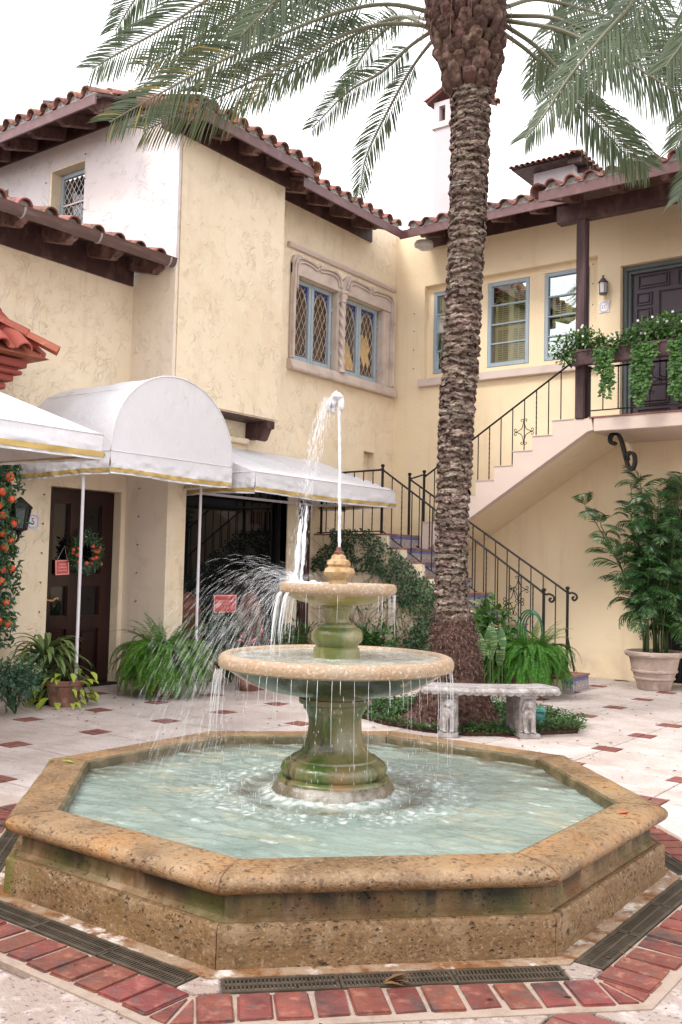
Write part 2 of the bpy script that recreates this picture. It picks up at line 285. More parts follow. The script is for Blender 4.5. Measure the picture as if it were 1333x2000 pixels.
# water materials
m_pool=mat('milky_pool_water',(.225,.285,.25),.04,.7,layers=[((.17,.225,.195),2.0,.42,.62,(1,1.6,1)),((.31,.31,.225),2.6,.54,.70,(1,2,1)),((.50,.56,.53),7,.60,.74,(1,1.7,1))],bumps=[('noise',6,.010,(1,1.8,1)),('noise',17,.007),('noise',50,.0025)])
m_fall=mat('falling_water',(.92,.94,.97),.12,.6,alpha=.45)
m_jet=mat('broken_jet_water',(.93,.94,.97),.2,.5,alpha=.8,bumps=[('noise',90,.02,(1,1,.4))])
m_foam=mat('white_foam',(.93,.94,.97),.4,.4,bumps=[('noise',60,.01)])
m_drop=mat('water_droplet',(.88,.90,.93),.15,.6,alpha=.28)
m_algae=mat('wet_algae_edge',(.075,.062,.030),.25,.5,layers=[((.17,.13,.07),9,.45,.7)],bumps=[('noise',40,.004)])
m_wet=mat('bowl_water',(.34,.34,.29),.06,.6,layers=[((.58,.58,.56),10,.5,.68)],bumps=[('noise',30,.006),('noise',80,.003)])
def _pool_tint():
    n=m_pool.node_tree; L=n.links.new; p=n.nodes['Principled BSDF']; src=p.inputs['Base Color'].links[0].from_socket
    for nm,col in(('murk_reflection',(.075,.06,.038,1)),('foam',(.72,.76,.74,1))):  # first tint also holds the painted reflection of the basin's inner wall
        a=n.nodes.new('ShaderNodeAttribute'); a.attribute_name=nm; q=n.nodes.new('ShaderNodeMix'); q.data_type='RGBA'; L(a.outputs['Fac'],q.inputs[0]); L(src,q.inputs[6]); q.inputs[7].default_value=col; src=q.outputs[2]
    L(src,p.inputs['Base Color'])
_pool_tint()
# patterned riser tile: blue motif on white
m_pat=bpy.data.materials.new('patterned_majolica'); m_pat.use_nodes=True
def _pat():
    n=m_pat.node_tree; L=n.links.new; N=n.nodes.new; p=n.nodes['Principled BSDF']; p.inputs['Roughness'].default_value=.3
    tc=N('ShaderNodeTexCoord'); s=N('ShaderNodeSeparateXYZ'); L(tc.outputs['Generated'],s.inputs[0])
    def ma(op,a,b=0):
        q=N('ShaderNodeMath'); q.operation=op
        for i,x in enumerate((a,b)):
            if isinstance(x,(int,float)): q.inputs[i].default_value=x
            else: L(x,q.inputs[i])
        return q.outputs[0]
    u=ma('ABSOLUTE',ma('SUBTRACT',s.outputs[1],.5)); v=ma('ABSOLUTE',ma('SUBTRACT',s.outputs[2],.5))
    r=ma('POWER',ma('ADD',ma('POWER',u,2),ma('POWER',v,2)),.5)
    ring=ma('GREATER_THAN',ma('SINE',ma('MULTIPLY',r,30)),.35)
    dia=ma('GREATER_THAN',ma('SINE',ma('MULTIPLY',ma('SUBTRACT',u,v),34)),.55)
    k=ma('MAXIMUM',ring,dia)
    q=N('ShaderNodeMix'); q.data_type='RGBA'; L(k,q.inputs[0]); q.inputs[6].default_value=(.58,.52,.46,1); q.inputs[7].default_value=(.11,.09,.16,1)
    yel=ma('LESS_THAN',r,.1); q2=N('ShaderNodeMix'); q2.data_type='RGBA'; L(yel,q2.inputs[0]); L(q.outputs[2],q2.inputs[6]); q2.inputs[7].default_value=(.45,.28,.06,1)
    L(q2.outputs[2],p.inputs['Base Color'])
_pat()
# ================================================================ BUILDING
BLD=thing('stucco_building',(-8.49,12.8,0),'yellow stucco courtyard building with terracotta tiled eaves wrapping two sides of the court','building')
def gridwall(name,m,axis,c0,c1,U,Zr,holes,parent,extra=None):
    """wall slab between c0..c1 on axis, spanning U and Zr, with rectangular holes (u0,u1,z0,z1)"""
    us=sorted({U[0],U[1],*[h[0] for h in holes],*[h[1] for h in holes]}); zs=sorted({Zr[0],Zr[1],*[h[2] for h in holes],*[h[3] for h in holes]})
    us=[u for u in us if U[0]<=u<=U[1]]; zs=[z for z in zs if Zr[0]<=z<=Zr[1]]
    def solid(i,j):
        if i<0 or j<0 or i>=len(us)-1 or j>=len(zs)-1: return False
        u=(us[i]+us[i+1])/2; z=(zs[j]+zs[j+1])/2
        return not any(h[0]<u<h[1] and h[2]<z<h[3] for h in holes)
    b=B()
    P=(lambda c,u,z:(c,u,z)) if axis=='x' else (lambda c,u,z:(u,c,z))
    for i in range(len(us)-1):
        for j in range(len(zs)-1):
            if not solid(i,j): continue
            u0,u1,z0,z1=us[i],us[i+1],zs[j],zs[j+1]
            for c in(c0,c1): b.quad(P(c,u0,z0),P(c,u1,z0),P(c,u1,z1),P(c,u0,z1))
            if not solid(i-1,j): b.quad(P(c0,u0,z0),P(c1,u0,z0),P(c1,u0,z1),P(c0,u0,z1))
            if not solid(i+1,j): b.quad(P(c0,u1,z0),P(c1,u1,z0),P(c1,u1,z1),P(c0,u1,z1))
            if not solid(i,j-1): b.quad(P(c0,u0,z0),P(c0,u1,z0),P(c1,u1,z0),P(c1,u0,z0))
            if not solid(i,j+1): b.quad(P(c0,u0,z1),P(c0,u1,z1),P(c1,u1,z1),P(c1,u0,z1))
    return b.build(name,m,parent,merge=True)
gridwall('wall',m_yel,'x',-9.25,-8.88,(-9,7.66),(0,4.76),[(6.60,7.60,-1,2.255),(3.6,4.7,-1,2.4)],BLD)
# return wall: yellowish lower face and pale upper tower face
gridwall('wall',m_ret,'y',7.66,7.70,(-9.25,-8.156),(0,4.86),[],BLD)
b=B(); b.box(-9.25,-8.155,7.7005,7.95,0,3.31); b.build('pier',m_yel,BLD)
gridwall('wall',m_pink,'y',7.66,7.70,(-14,-8.156),(4.86,6.9),[(-10.61,-9.885,5.0,6.57),(-12.25,-11.52,5.0,6.53)],BLD)
bay=B(); bay.box(-8.9,-8.155,7.7005,9.60,3.311,6.9); BAY=bay.build('bay',m_yel,BLD,bev=.02)
gridwall('wall',m_yel,'x',-8.80,-8.49,(7.951,12.8),(0,6.9),[(7.96,10.2,.35,2.5),(10.46,10.72,.35,2.5),(10.21,12.50,4.31,5.50),(11.998,12.285,2.735,3.22)],BLD)
# right wall with shallow recess: thick outer skin and recessed panel
gridwall('wall',m_yel2,'y',12.8,12.9,(-8.8,6),(0,6.8),[(-7.94,-5.10,4.40,5.90),(-4.77,-3.40,3.385,5.69),(-4.21,-3.3,0.02,2.3)],BLD)
gridwall('wall',m_yel2,'y',12.9,13.1,(-8.8,-4.95),(4.2,6.1),[(-7.83,-7.13,4.50,5.80),(-6.875,-6.185,4.50,5.80),(-5.945,-5.255,4.50,5.80)],BLD)
b=B(); b.box(-8.0,-5.10,12.72,12.80,4.285,4.405); b.build('sill_ledge',m_sill,BLD,bev=.008)
# room behind: dark lining so openings are not see-through
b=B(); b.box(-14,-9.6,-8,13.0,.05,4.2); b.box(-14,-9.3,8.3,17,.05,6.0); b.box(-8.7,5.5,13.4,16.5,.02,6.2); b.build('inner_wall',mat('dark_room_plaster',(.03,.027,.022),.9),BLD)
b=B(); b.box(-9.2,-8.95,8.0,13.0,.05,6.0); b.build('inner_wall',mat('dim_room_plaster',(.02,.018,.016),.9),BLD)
# ---------------------------------------------------------------- roof tiles
def half_tube(r0,r1,L,th,up=1,n=9):
    b=B(); vs=[]
    for y,r in((0,r0),(L,r1)):
        for rr in(r,r-th):
            for i in range(n):
                a=PI*i/(n-1); vs.append((-rr*math.cos(a),y,rr*math.sin(a)*up*.95))
    fs=[]
    for i in range(n-1):
        o0,i0,o1,i1=0,n,2*n,3*n
        fs+=[(o0+i,o0+i+1,o1+i+1,o1+i),(i0+i,i1+i,i1+i+1,i0+i+1),(o0+i,i0+i,i0+i+1,o0+i+1),(o1+i,o1+i+1,i1+i+1,i1+i)]
    fs+=[(0,2*n,3*n,n),(n-1,2*n-1,4*n-1,3*n-1)]
    b.add(vs,fs); return b.mesh('tile',m_tile,'auto')
ME_COV=half_tube(.088,.074,.44,.016); ME_PAN=half_tube(.080,.086,.44,.014,-1)
TC=[0]
def eave(E0,along,out,L,ov,slope=.3,fh=.13,depth=2.2,courses=2,sp=.255,rsp=.6,roff=.35,rh=.13,pans=True,endL=True,endR=True,rw=.1,frz=None,fascia=m_fas,wood=m_wood):
    a=Vector(along); o=Vector(out); Mx=Matrix(((a.x,-o.x,0,E0[0]),(a.y,-o.y,0,E0[1]),(0,0,1,E0[2]),(0,0,0,1)))
    sl=math.atan(slope); zt=fh-.02
    deck=B(); deck.prism([(.026,zt),(depth,zt+slope*(depth)),(depth,zt+slope*depth+.03),(.026,zt+.03)],'x',0,L)
    ro=deck.build('roof',wood,BLD,basis=Mx)
    W[ro.name]=Mx.copy()
    def sub(b,name,m,**k): return b.build(name,m,ro,basis=Mx,**k)
    if fascia: sub(B().box(0,L,0,.026,0,fh),'fascia',fascia,bev=.004)
    nr=int((L-roff)/rsp)+1
    pr=[(ov,zt+slope*ov),(ov,zt+slope*ov-rh),(.20,zt+slope*.2-rh),(.165,zt+slope*.16-rh+.012),(.14,zt+slope*.14-rh+.045),(.10,zt+slope*.1-rh+.06),(.075,zt+slope*.07-rh+.085),(.045,zt+.01-rh*.25),(.045,zt+slope*.045)]
    me=B().prism(pr,'x',-rw/2,rw/2).mesh('rafter',m_raf,bev=.006)
    for i in range(nr): inst('rafter',me,ro,Mx@T(roff+i*rsp,0,0))
    if frz: sub(B().box(0,L,ov-.03,ov-.004,frz-E0[2],zt+slope*ov),'frieze_board',wood)
    n=int(L/sp); x0=(L-n*sp)/2
    mo=B()
    for i in range(n):
        x=x0+(i+.5)*sp; pts=[(x-.127,fh-.002)]+[(x-.085*math.cos(PI*j/8),fh+.016+.078*math.sin(PI*j/8)) for j in range(9)]+[(x+.127,fh-.002)]
        mo.prism(pts,'y',.012,.10)
        for q in(-.02,.05): 
            mo.box(x+q-.005,x+q+.005,.008,.0125,fh+.03,fh+.04,1)
    sub(mo,'bedding_mortar',[m_mort,m_void])
    for c in range(courses):
        for i in range(n+1):
            j=lambda s:R.uniform(-s,s)
            if i<n:
                inst('tile',ME_COV,ro,Mx@T(x0+(i+.5)*sp+j(.006),-.045+.34*c+j(.012),fh+.022+slope*(.34*c)+.012*c+j(.004))@RX(sl)@RZ(j(.03))@RY(j(.05)))
            if pans and 0<i<n:
                inst('tile',ME_PAN,ro,Mx@T(x0+i*sp+j(.006),-.03+.34*c+j(.01),fh+.082+slope*(.34*c)+j(.003))@RX(sl)@RZ(j(.02)))
    for fl,x,s in((endL,-.005,-1),(endR,L+.005,1)):
        if fl:
            for c in range(max(courses,3)):
                inst('tile',ME_COV,ro,Mx@T(x,-.05+.34*c,fh-.01+slope*.34*c+.012*c)@RX(sl)@RY(s*1.15)@SC(1.15,1,1.1))
    return ro
YP=(0,1,0);XP=(1,0,0);YM=(0,-1,0)
# bay eave, gothic wall eave, right wall eave, porch eave, far left eave
eave((-7.72,7.58,6.50),YP,XP,2.06,.435,rsp=.52,roff=.06,rh=.15,frz=6.46,depth=3.0,courses=3,rw=.12)
eave((-7.89,9.64,6.44),YP,XP,2.42,.60,rsp=.55,roff=.25,rh=.14,frz=6.49,endL=False,endR=False,depth=3.2)
eave((-7.93,12.02,6.43),XP,YM,2.80,.78,rsp=.6,roff=.32,rh=.14,frz=6.50,endL=False,endR=False)
eave((-5.17,11.0,6.09),XP,YM,7.0,.60,rsp=.62,roff=.3,rh=.15,slope=.24,endR=False,depth=3.6,fh=.14)
eave((-13.5,7.0,6.75),XP,YM,4.6,.66,rsp=.6,roff=.2,rh=.15,frz=6.88,endL=False,endR=False,courses=3)
# verge tiles climbing the pale tower wall
for k in range(5): inst('tile',ME_COV,BLD,T(-7.80-.36*k,7.60,6.66+.3*.36*k)@RZ(PI/2)@RX(math.atan(.3))@RY(1.0)@SC(1.5,1,1.5))
inst('tile',ME_COV,BLD,T(-7.70,7.50,6.56)@RZ(PI/2)@RX(.3)@RY(1.0)@SC(1.5,1,1.3))
b=B(); b.box(-8.25,-8.12,7.44,7.66,6.46,6.60); b.build('beam_end',m_wood,BLD,bev=.01)
# gutter eave of the low wing
GR=eave((-8.25,2.5,4.90),YP,XP,5.13,.62,rsp=.62,roff=.13,rh=.16,fh=.04,slope=.26,pans=False,endL=False,endR=False,sp=.30,frz=4.74,fascia=m_wood,courses=2)
g=B(); prof=[(-.075*math.cos(a),-.075*math.sin(a)*1.15) for a in [PI*i/10 for i in range(11)]]
prof=[(-.078,.03)]+[(-.068*math.cos(PI*i/10),-.085*math.sin(PI*i/10)) for i in range(11)]+[(.078,.012),(.060,.012)]+[(.056*math.cos(PI*i/10),-.073*math.sin(PI*i/10)) for i in range(11)]+[(-.064,.03)]
g.prism([(x,z) for x,z in prof],'y',0,5.16)
for v in range(len(g.v)):
    x,y,z=g.v[v]; g.v[v]=(x-8.19,y+2.49,z+4.80+ (y/5.16)*.10+.05)
GU=g.build('gutter',m_gut,BLD,smooth='auto')
b=B()
for y in(3.3,4.5,5.6,6.55,7.56):
    z=4.85+(y-2.49)/5.16*.10
    b.tube([(-8.19-.070*math.cos(PI*i/10),y,z-.088*math.sin(PI*i/10)) for i in range(11)],.012,6)
b.build('gutter_strap',mat('galvanised_strap',(.33,.31,.30),.45,.5,metal=.4),GU,smooth='auto')
# bay corbels
for y in(8.25,9.38):
    poly=[(-8.49,3.285),(-8.12,3.285),(-8.12,3.20),(-8.17,3.195),(-8.20,3.13),(-8.235,3.06),(-8.28,3.045),(-8.34,3.075),(-8.49,3.075)]
    B().prism(poly,'y',y-.08,y+.08).build('corbel',m_wood,BLD,bev=.006)
B().box(-8.60,-8.16,7.97,9.50,3.285,3.309).build('bay_soffit_board',m_wood,BLD)
B().box(-8.488,-8.40,7.97,9.30,3.0,3.07).build('wall_ledge',m_yel,BLD,bev=.01)
# ---------------------------------------------------------------- porch post and beam
B().box(-5.16,6,11.53,11.68,5.97,6.20).build('porch_beam',m_wood,BLD,bev=.01)
B().box(-4.885,-4.755,11.53,11.66,3.38,5.968).build('porch_post',m_post,BLD,bev=.012)
# ---------------------------------------------------------------- gothic window
def clip(poly,a,b_,c):   # keep a*x+b*y<=c
    out=[]
    for i in range(len(poly)):
        p,q=poly[i],poly[(i+1)%len(poly)]; dp=a*p[0]+b_*p[1]-c; dq=a*q[0]+b_*q[1]-c
        if dp<=0: out.append(p)
        if (dp<0<dq) or (dq<0<dp):
            t=dp/(dp-dq); out.append((p[0]+(q[0]-p[0])*t,p[1]+(q[1]-p[1])*t))
    return out
def leaded(win,P,u0,u1,z0,z1,cw,ch,arch,lead,gl,litfn=None,thick=.0045,border=True):
    """diamond panes (each an object) and lead came between u0..u1,z0..z1; P maps (u,z,d)->xyz"""
    bw=.022 if border else 0
    a0,a1=u0+bw,u1-bw; zt=z1-bw; zb=z0+bw; mid=(a0+a1)/2; hw=(a1-a0)/2
    spring=zt-hw*1.75 if arch else zt
    def arch_z(u):  # pointed arch height
        x=abs(u-mid)/hw; return spring+(zt-spring)*math.sqrt(max(0,1-((x+.35)/1.35)**2))*1.035 if arch else zt
    def inside(u,z): return a0<=u<=a1 and zb<=z<=arch_z(u)
    nu=int((a1-a0)/cw)+3; nz=int((zt-zb)/ch)+3; ca=B()
    for i in range(-1,2*nu):
        for j in range(-1,nz):
            cu=a0+i*cw/2; cz=zb+(j+(.5 if i%2 else 0))*ch
            poly=[(cu-cw/2,cz),(cu,cz-ch/2),(cu+cw/2,cz),(cu,cz+ch/2)]
            poly=clip(clip(clip(poly,-1,0,-a0),1,0,a1),0,-1,-zb)
            if len(poly)<3: continue
            mu=sum(p[0] for p in poly)/len(poly); mz=sum(p[1] for p in poly)/len(poly)
            if not inside(mu,mz): continue
            poly=[(p[0],min(p[1],arch_z(p[0]))) for p in poly]
            ar=abs(sum(poly[k][0]*poly[(k+1)%len(poly)][1]-poly[(k+1)%len(poly)][0]*poly[k][1] for k in range(len(poly))))/2
            if ar<cw*ch*.06: continue
            tu,tz=R.uniform(-.025,.025),R.uniform(-.02,.02)
            b=B(); b.add([P(p[0],p[1],-.002+tu*(p[0]-mu)+tz*(p[1]-mz)) for p in poly],[tuple(range(len(poly)))])
            m=gl
            if litfn and litfn(mu,mz): m=m_ambl
            b.build('pane',m,win)
    for s in(1,-1):
        for k in range(-2*nz-2,2*nz+nu*2):
            pts=[]; 
            for t in range(61):
                u=a0+(a1-a0)*t/60; z=zb+ch*.5+ k*ch + s*(u-a0)*ch/cw - (0 if s>0 else 0)
                if inside(u,z): pts.append((u,z))
                elif pts:
                    if len(pts)>1: ca.tube([P(*pts[0],.002),P(*pts[-1],.002)],thick,4,cap=False)
                    pts=[]
            if len(pts)>1: ca.tube([P(*pts[0],.002),P(*pts[-1],.002)],thick,4,cap=False)
    if arch:
        ap=[(a0+(a1-a0)*t/24,arch_z(a0+(a1-a0)*t/24)) for t in range(25)]
        ca.tube([P(u,z,.003) for u,z in ap],thick*1.3,4)
        ap2=[(u+(.018 if u<mid else -.018)*0,z-.03) for u,z in ap[2:-2]]
        ca.tube([P(u,z,.003) for u,z in ap2],thick,4)
        sp=B(); sp.add([P(u0,spring-.02,-.006),P(u1,spring-.02,-.006),P(u1,z1,-.006),P(u0,z1,-.006)],[(0,1,2,3)]); sp.build('spandrel_glass',m_bluegl,win)
        for t in(3,6,18,21):
            u,z=ap[t]; ca.tube([P(u,z,.002),P(u+(-.06 if u<mid else .06)*.6,min(z1,z+.05),.002)],thick,4)
    if border:
        bl=B()
        for q in((u0,a0,z0,spring),(a1,u1,z0,spring),(u0,u1,z0,zb)): bl.add([P(q[0],q[2],-.003),P(q[1],q[2],-.003),P(q[1],q[3],-.003),P(q[0],q[3],-.003)],[(0,1,2,3)])
        bl.build('border_glass',m_bluegl,win)
        for (x,y,x2,y2) in((a0,z0,a0,spring),(a1,z0,a1,spring),(u0,zb,u1,zb)): ca.tube([P(x,y,.003),P(x2,y2,.003)],thick*1.1,4)
        k=0
        zz=z0
        while zz<spring:
            for (x,y) in((u0,a0),(a1,u1)): ca.tube([P(x,zz,.002),P(y,zz,.002)],thick*.8,4)
            zz+=.11
    ca.build('lead_came',lead,win)
def frame4(P,u0,u1,z0,z1,w,d0,d1,b=None,bt=None):
    b=b or B(); bt=bt or w
    def bx(a,c,e,f):
        vs=[P(u,z,d) for u in(a,c) for z in(e,f) for d in(d0,d1)]; b.add(vs,[(0,1,3,2),(4,6,7,5),(0,4,5,1),(2,3,7,6),(0,2,6,4),(1,5,7,3)])
    bx(u0,u0+w,z0,z1); bx(u1-w,u1,z0,z1); bx(u0+w,u1-w,z0,z0+bt); bx(u0+w,u1-w,z1-w,z1); return b
PG=lambda u,z,d:(-8.60+d,u,z)
for (u0,u1) in((10.225,11.18),(11.39,12.37)):
    mid=(u0+u1)/2
    for (a,c) in((u0,mid-.003),(mid+.003,u1)):
        win=frame4(PG,a,c,4.315,5.49,.058,0,.045,bt=.085).build('window',m_blue2,BLD,bev=.004)
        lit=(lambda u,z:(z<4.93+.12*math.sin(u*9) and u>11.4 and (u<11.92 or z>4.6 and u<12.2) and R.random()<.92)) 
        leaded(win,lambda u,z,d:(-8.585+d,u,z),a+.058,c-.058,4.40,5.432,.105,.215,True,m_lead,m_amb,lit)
        for z in(4.55,5.2): 
            B().box(-8.56,-8.545,(a if a==u0 else c)-.015,(a if a==u0 else c)+.015,z,z+.06).build('hinge',m_blue2,win)
# stone surround
SUR=B().box(-8.49,-8.435,10.125,10.222,4.30,5.66).build('window_surround',m_trim,BLD,bev=.012)
for q in((-8.49,-8.435,12.60,12.715,4.30,5.66),(-8.60,-8.455,12.40,12.597,4.30,5.50),(-8.60,-8.455,11.20,11.37,4.30,5.50)): B().box(*q).build('jamb',m_trim,SUR,bev=.012)
s=B(); s.prism([(10.125,5.66),(10.16,5.76),(10.24,5.80),(10.60,5.775),(10.69,5.735),(10.78,5.775),(11.16,5.80),(11.26,5.74),(11.31,5.66),(11.36,5.74),(11.46,5.80),(11.86,5.775),(11.95,5.735),(12.05,5.775),(12.56,5.80),(12.66,5.76),(12.715,5.66),(12.715,5.50),(10.125,5.50)],'x',-8.49,-8.44)
s.build('lintel',m_trim,SUR,bev=.006)
s=B()
for off,r in((0,.021),(.055,.013)):
    for (a,c) in((10.17,11.25),(11.40,12.67)):
        m_=(a+c)/2; o=off
        pts=[(a+o,5.30 if a<11 else 5.58),(a+o,5.58),(a+.03+o,5.69-o*.5),(a+.10+o,5.745-o),(a+.20+o*.5,5.76-o),(m_-.14,5.745-o),(m_-.05,5.725-o),(m_,5.765-o),(m_+.05,5.725-o),(m_+.14,5.745-o),(c-.20-o*.5,5.76-o),(c-.10-o,5.745-o),(c-.03-o,5.69-o*.5),(c-o,5.58),(c-o,5.30 if c>12 else 5.56)]
        s.tube(bez([(-8.425,u,z) for u,z in pts],60),r,8)
s.tube([(-8.43,10.16,4.32),(-8.43,10.16,5.35)],.02,8); s.tube([(-8.43,12.67,4.32),(-8.43,12.67,5.35)],.02,8)
s.build('hood_moulding',m_trim,SUR,smooth='auto')
s=B(); n=90; ring=10; vs=[];fs=[]
for i in range(n):
    z=4.36+i/(n-1)*.98
    for j in range(ring*2):
        a=2*PI*j/(ring*2); r=.043+.010*math.cos(3*a+z*42); vs.append((-8.425+r*math.cos(a),11.285+r*math.sin(a),z))
    if i: fs+=[((i-1)*20+j,(i-1)*20+(j+1)%20,i*20+(j+1)%20,i*20+j) for j in range(20)]
s.add(vs,fs); s.build('twisted_column',m_trim,SUR,smooth=True)
s=B(); s.lathe([(.05,0),(.062,.01),(.05,.03),(.055,.05),(.075,.10),(.06,.115),(.085,.14),(.085,.165),(0,.165)],12,(-8.425,11.285,5.34),wob=lambda a,z:.08*math.cos(6*a)); s.lathe([(0,0),(.065,0),(.065,.03),(.05,.05),(.055,.06),(.045,.07)],12,(-8.425,11.285,4.30)); s.build('capital',m_trim,SUR,smooth='auto')
B().prism([(-8.49,4.145),(-8.385,4.145),(-8.375,4.165),(-8.375,4.185),(-8.40,4.20),(-8.41,4.25),(-8.43,4.30),(-8.62,4.312),(-8.62,4.145)],'y',10.105,12.74).build('sill',m_trim,SUR,bev=.004)
B().prism([(-8.49,5.93),(-8.44,5.925),(-8.43,5.90),(-8.45,5.865),(-8.49,5.855)],'y',10.05,12.74).build('drip_moulding',m_sill,BLD)
# vent niche
v=B(); v.box(-8.70,-8.62,11.998,12.285,2.735,3.22); v.build('vent_panel',m_yel,BLD)
for k in range(9): B().box(-8.62,-8.55,12.0,12.13,2.76+k*.05,2.772+k*.05,M=None).build('louver',m_yel,BLD)
B().box(-8.62,-8.618,12.01,12.12,2.74,3.20).build('vent_void',m_void,BLD)
# ---------------------------------------------------------------- right wall casements
m_clear=bpy.data.materials.new('reflective_clear_glass'); m_clear.use_nodes=True
def _cl():
    n=m_clear.node_tree; N=n.nodes.new; L=n.links.new; n.nodes.remove(n.nodes['Principled BSDF'])
    t=N('ShaderNodeBsdfTransparent'); t.inputs[0].default_value=(.88,.95,.86,1); g=N('ShaderNodeBsdfGlossy'); g.inputs['Roughness'].default_value=.02; g.inputs[0].default_value=(.85,.93,.92,1)
    fr=N('ShaderNodeFresnel'); fr.inputs[0].default_value=1.9; mr=N('ShaderNodeMapRange'); mr.inputs[3].default_value=.28; mr.inputs[4].default_value=1; L(fr.outputs[0],mr.inputs[0])
    ms=N('ShaderNodeMixShader'); L(mr.outputs[0],ms.inputs[0]); L(t.outputs[0],ms.inputs[1]); L(g.outputs[0],ms.inputs[2]); L(ms.outputs[0],n.nodes['Material Output'].inputs[0])
_cl()
for (x0,x1) in((-7.825,-7.135),(-6.87,-6.19),(-5.94,-5.26)):
    PR=lambda u,z,d:(u,12.955-d,z)
    win=frame4(PR,x0,x1,4.505,5.795,.055,0,.06,bt=.06).build('window',m_blue,BLD,bev=.004)
    for k in range(4):
        z0=4.565+k*.2925; z1=z0+.2925
        t=R.uniform(-.004,.004); B().quad((x0+.055,12.935+t,z0),(x1-.055,12.935-t,z0),(x1-.055,12.935-t*.5,z1),(x0+.055,12.935+t,z1)).build('pane',m_clear,win)
        if k: B().box(x0+.055,x1-.055,12.90,12.93,z0-.009,z0+.009).build('muntin',m_blue,win)
    sh=B(); w=(x1-x0-.11); xa=x0+.055
    for (p,q) in((0,.46),(.46,.92)):
        a=xa+p*w+.02; c=xa+q*w+.02
        for(zb,zt) in((4.58,5.13),(5.16,5.75)):
            frame4(lambda u,z,d:(u,13.03-d,z),a,c,zb,zt,.045,0,.025,b=sh)
            z=zb+.055
            while z<zt-.06:
                sh.add([(a+.045,13.0,z),(c-.045,13.0,z),(c-.045,13.03,z+.028),(a+.045,13.03,z+.028)],[(0,1,2,3)]); z+=.033
        sh.box((a+c)/2-.006,(a+c)/2+.006,12.992,12.998,4.62,5.7)
    sh.build('shutter',m_shut,win)
# ---------------------------------------------------------------- pale tower windows
for (x0,x1) in((-10.56,-9.87),(-12.2,-11.5)):
    PW=lambda u,z,d:(u,7.86-d,z)
    win=frame4(PW,x0,x1,4.9,6.54,.055,0,.05).build('window',m_blue2,BLD,bev=.004)
    leaded(win,lambda u,z,d:(u,7.838-d,z),x0+.055,x1-.055,4.95,6.485,.095,.13,False,m_signw,m_glass,None,.004,False)
    for z in(5.35,5.75,6.12): B().box(x0+.05,x1-.05,7.815,7.828,z-.009,z+.009).build('glazing_bar',m_signw,win)
    gridwall('reveal',m_yel,'y',7.662,7.86,(x0-.048,x1+.0),(4.8,6.568),[(x0,x1-.003,4.7,6.545)],BLD)
# drip-light clips dotted on the walls
clip_me=B().tube([(0,0,0),(.018,0,.004),(.022,0,-.012)],.005,5).mesh('light_clip',m_iron)
for k in range(7): inst('light_clip',clip_me,BLD,T(-8.88,6.50,2.15-k*.32)@RZ(0))
for k in range(7): inst('light_clip',clip_me,BLD,T(-8.62,7.655,2.3-k*.33)@RZ(-PI/2))
for z in(5.9,6.3,6.62): inst('light_clip',clip_me,BLD,T(-9.86,7.655,z)@RZ(-PI/2)); inst('light_clip',clip_me,BLD,T(-10.66,7.655,z-.2)@RZ(-PI/2))
for z in(5.78,5.5,5.2,4.9): inst('light_clip',clip_me,BLD,T(-8.12,12.795,z-.3)@RZ(-PI/2)); inst('light_clip',clip_me,BLD,T(-5.16,12.795,z)@RZ(-PI/2))
# ---------------------------------------------------------------- door 5
d=B(); d.box(-9.075,-9.04,6.63,7.60,.01,2.24)
D5=None
def boxframe(b,P,u0,u1,z0,z1,w,d0,d1): return frame4(P,u0,u1,z0,z1,w,d0,d1,b)
PD=lambda u,z,d:(-9.06+d,u,z)
b=B()
def bx(P,b,u0,u1,z0,z1,d0,d1,mi=0):
    vs=[P(u,z,q) for u in(u0,u1) for z in(z0,z1) for q in(d0,d1)]; b.add(vs,[(0,1,3,2),(4,6,7,5),(0,4,5,1),(2,3,7,6),(0,2,6,4),(1,5,7,3)],mi)
us=(6.62,6.745,6.975,7.165,7.43,7.60)
for (a,c) in((us[0],us[1]),(us[2],us[3]),(us[4],us[5])): bx(PD,b,a,c,.02,2.245,0,.05)
for (a,c) in((us[1],us[2]),(us[3],us[4])):
    for (z0,z1) in((.02,.16),(.66,.80),(1.15,1.28),(2.09,2.245)): bx(PD,b,a,c,z0,z1,0,.05)
D5=b.build('door',m_door,BLD)
for (a,c) in((us[1],us[2]),(us[3],us[4])):
    for (z0,z1) in((.80,1.15),(1.28,2.09)):
        b=B(); bx(PD,b,a,c,z0,z1,.005,.012); b.build('pane',m_glassd,D5)
        boxframe(B(),PD,a,c,z0,z1,.012,.012,.035).build('glazing_bead',m_door,D5)
    b=B(); bx(PD,b,a,c,.16,.66,0,.015); b.prism; b.build('panel',m_door,D5)
    b=B(); bx(PD,b,a+.035,c-.035,.20,.62,.015,.032); b.build('panel',m_door,D5,bev=.012)
# handle plate with lever
b=B(); pts=[(.0,.18),(.012,.17),(.012,.155),(.024,.14),(.022,.12),(.028,.10),(.024,.06),(.026,0)]
pl=[(6.655+u,1.06+z) for u,z in pts]+[(6.655+u,1.06-z) for u,z in pts[::-1]]+[(6.655-u,1.06-z) for u,z in pts]+[(6.655-u,1.06+z) for u,z in pts[::-1]]
pl=[(6.660+(u-6.655)*1.1,z) for u,z in pl]
seen=[]; [seen.append(p) for p in pl if p not in seen]
HP=B().prism(seen,'x',-9.01,-8.998).build('handle_plate',m_brass,D5,bev=.002)
b=B(); b.tube(bez([(-8.998,6.66,.995),(-8.955,6.66,.995),(-8.95,6.68,.99),(-8.95,6.73,.985),(-8.95,6.775,1.01),(-8.95,6.80,1.008),(-8.95,6.80,.99)],24),[.010]*20+[.009,.008,.007,.005],8); b.build('handle',m_brass,D5,smooth=True)
B().box(-9.24,-8.86,6.58,7.62,0,.03).build('threshold',m_void,D5,bev=.005)
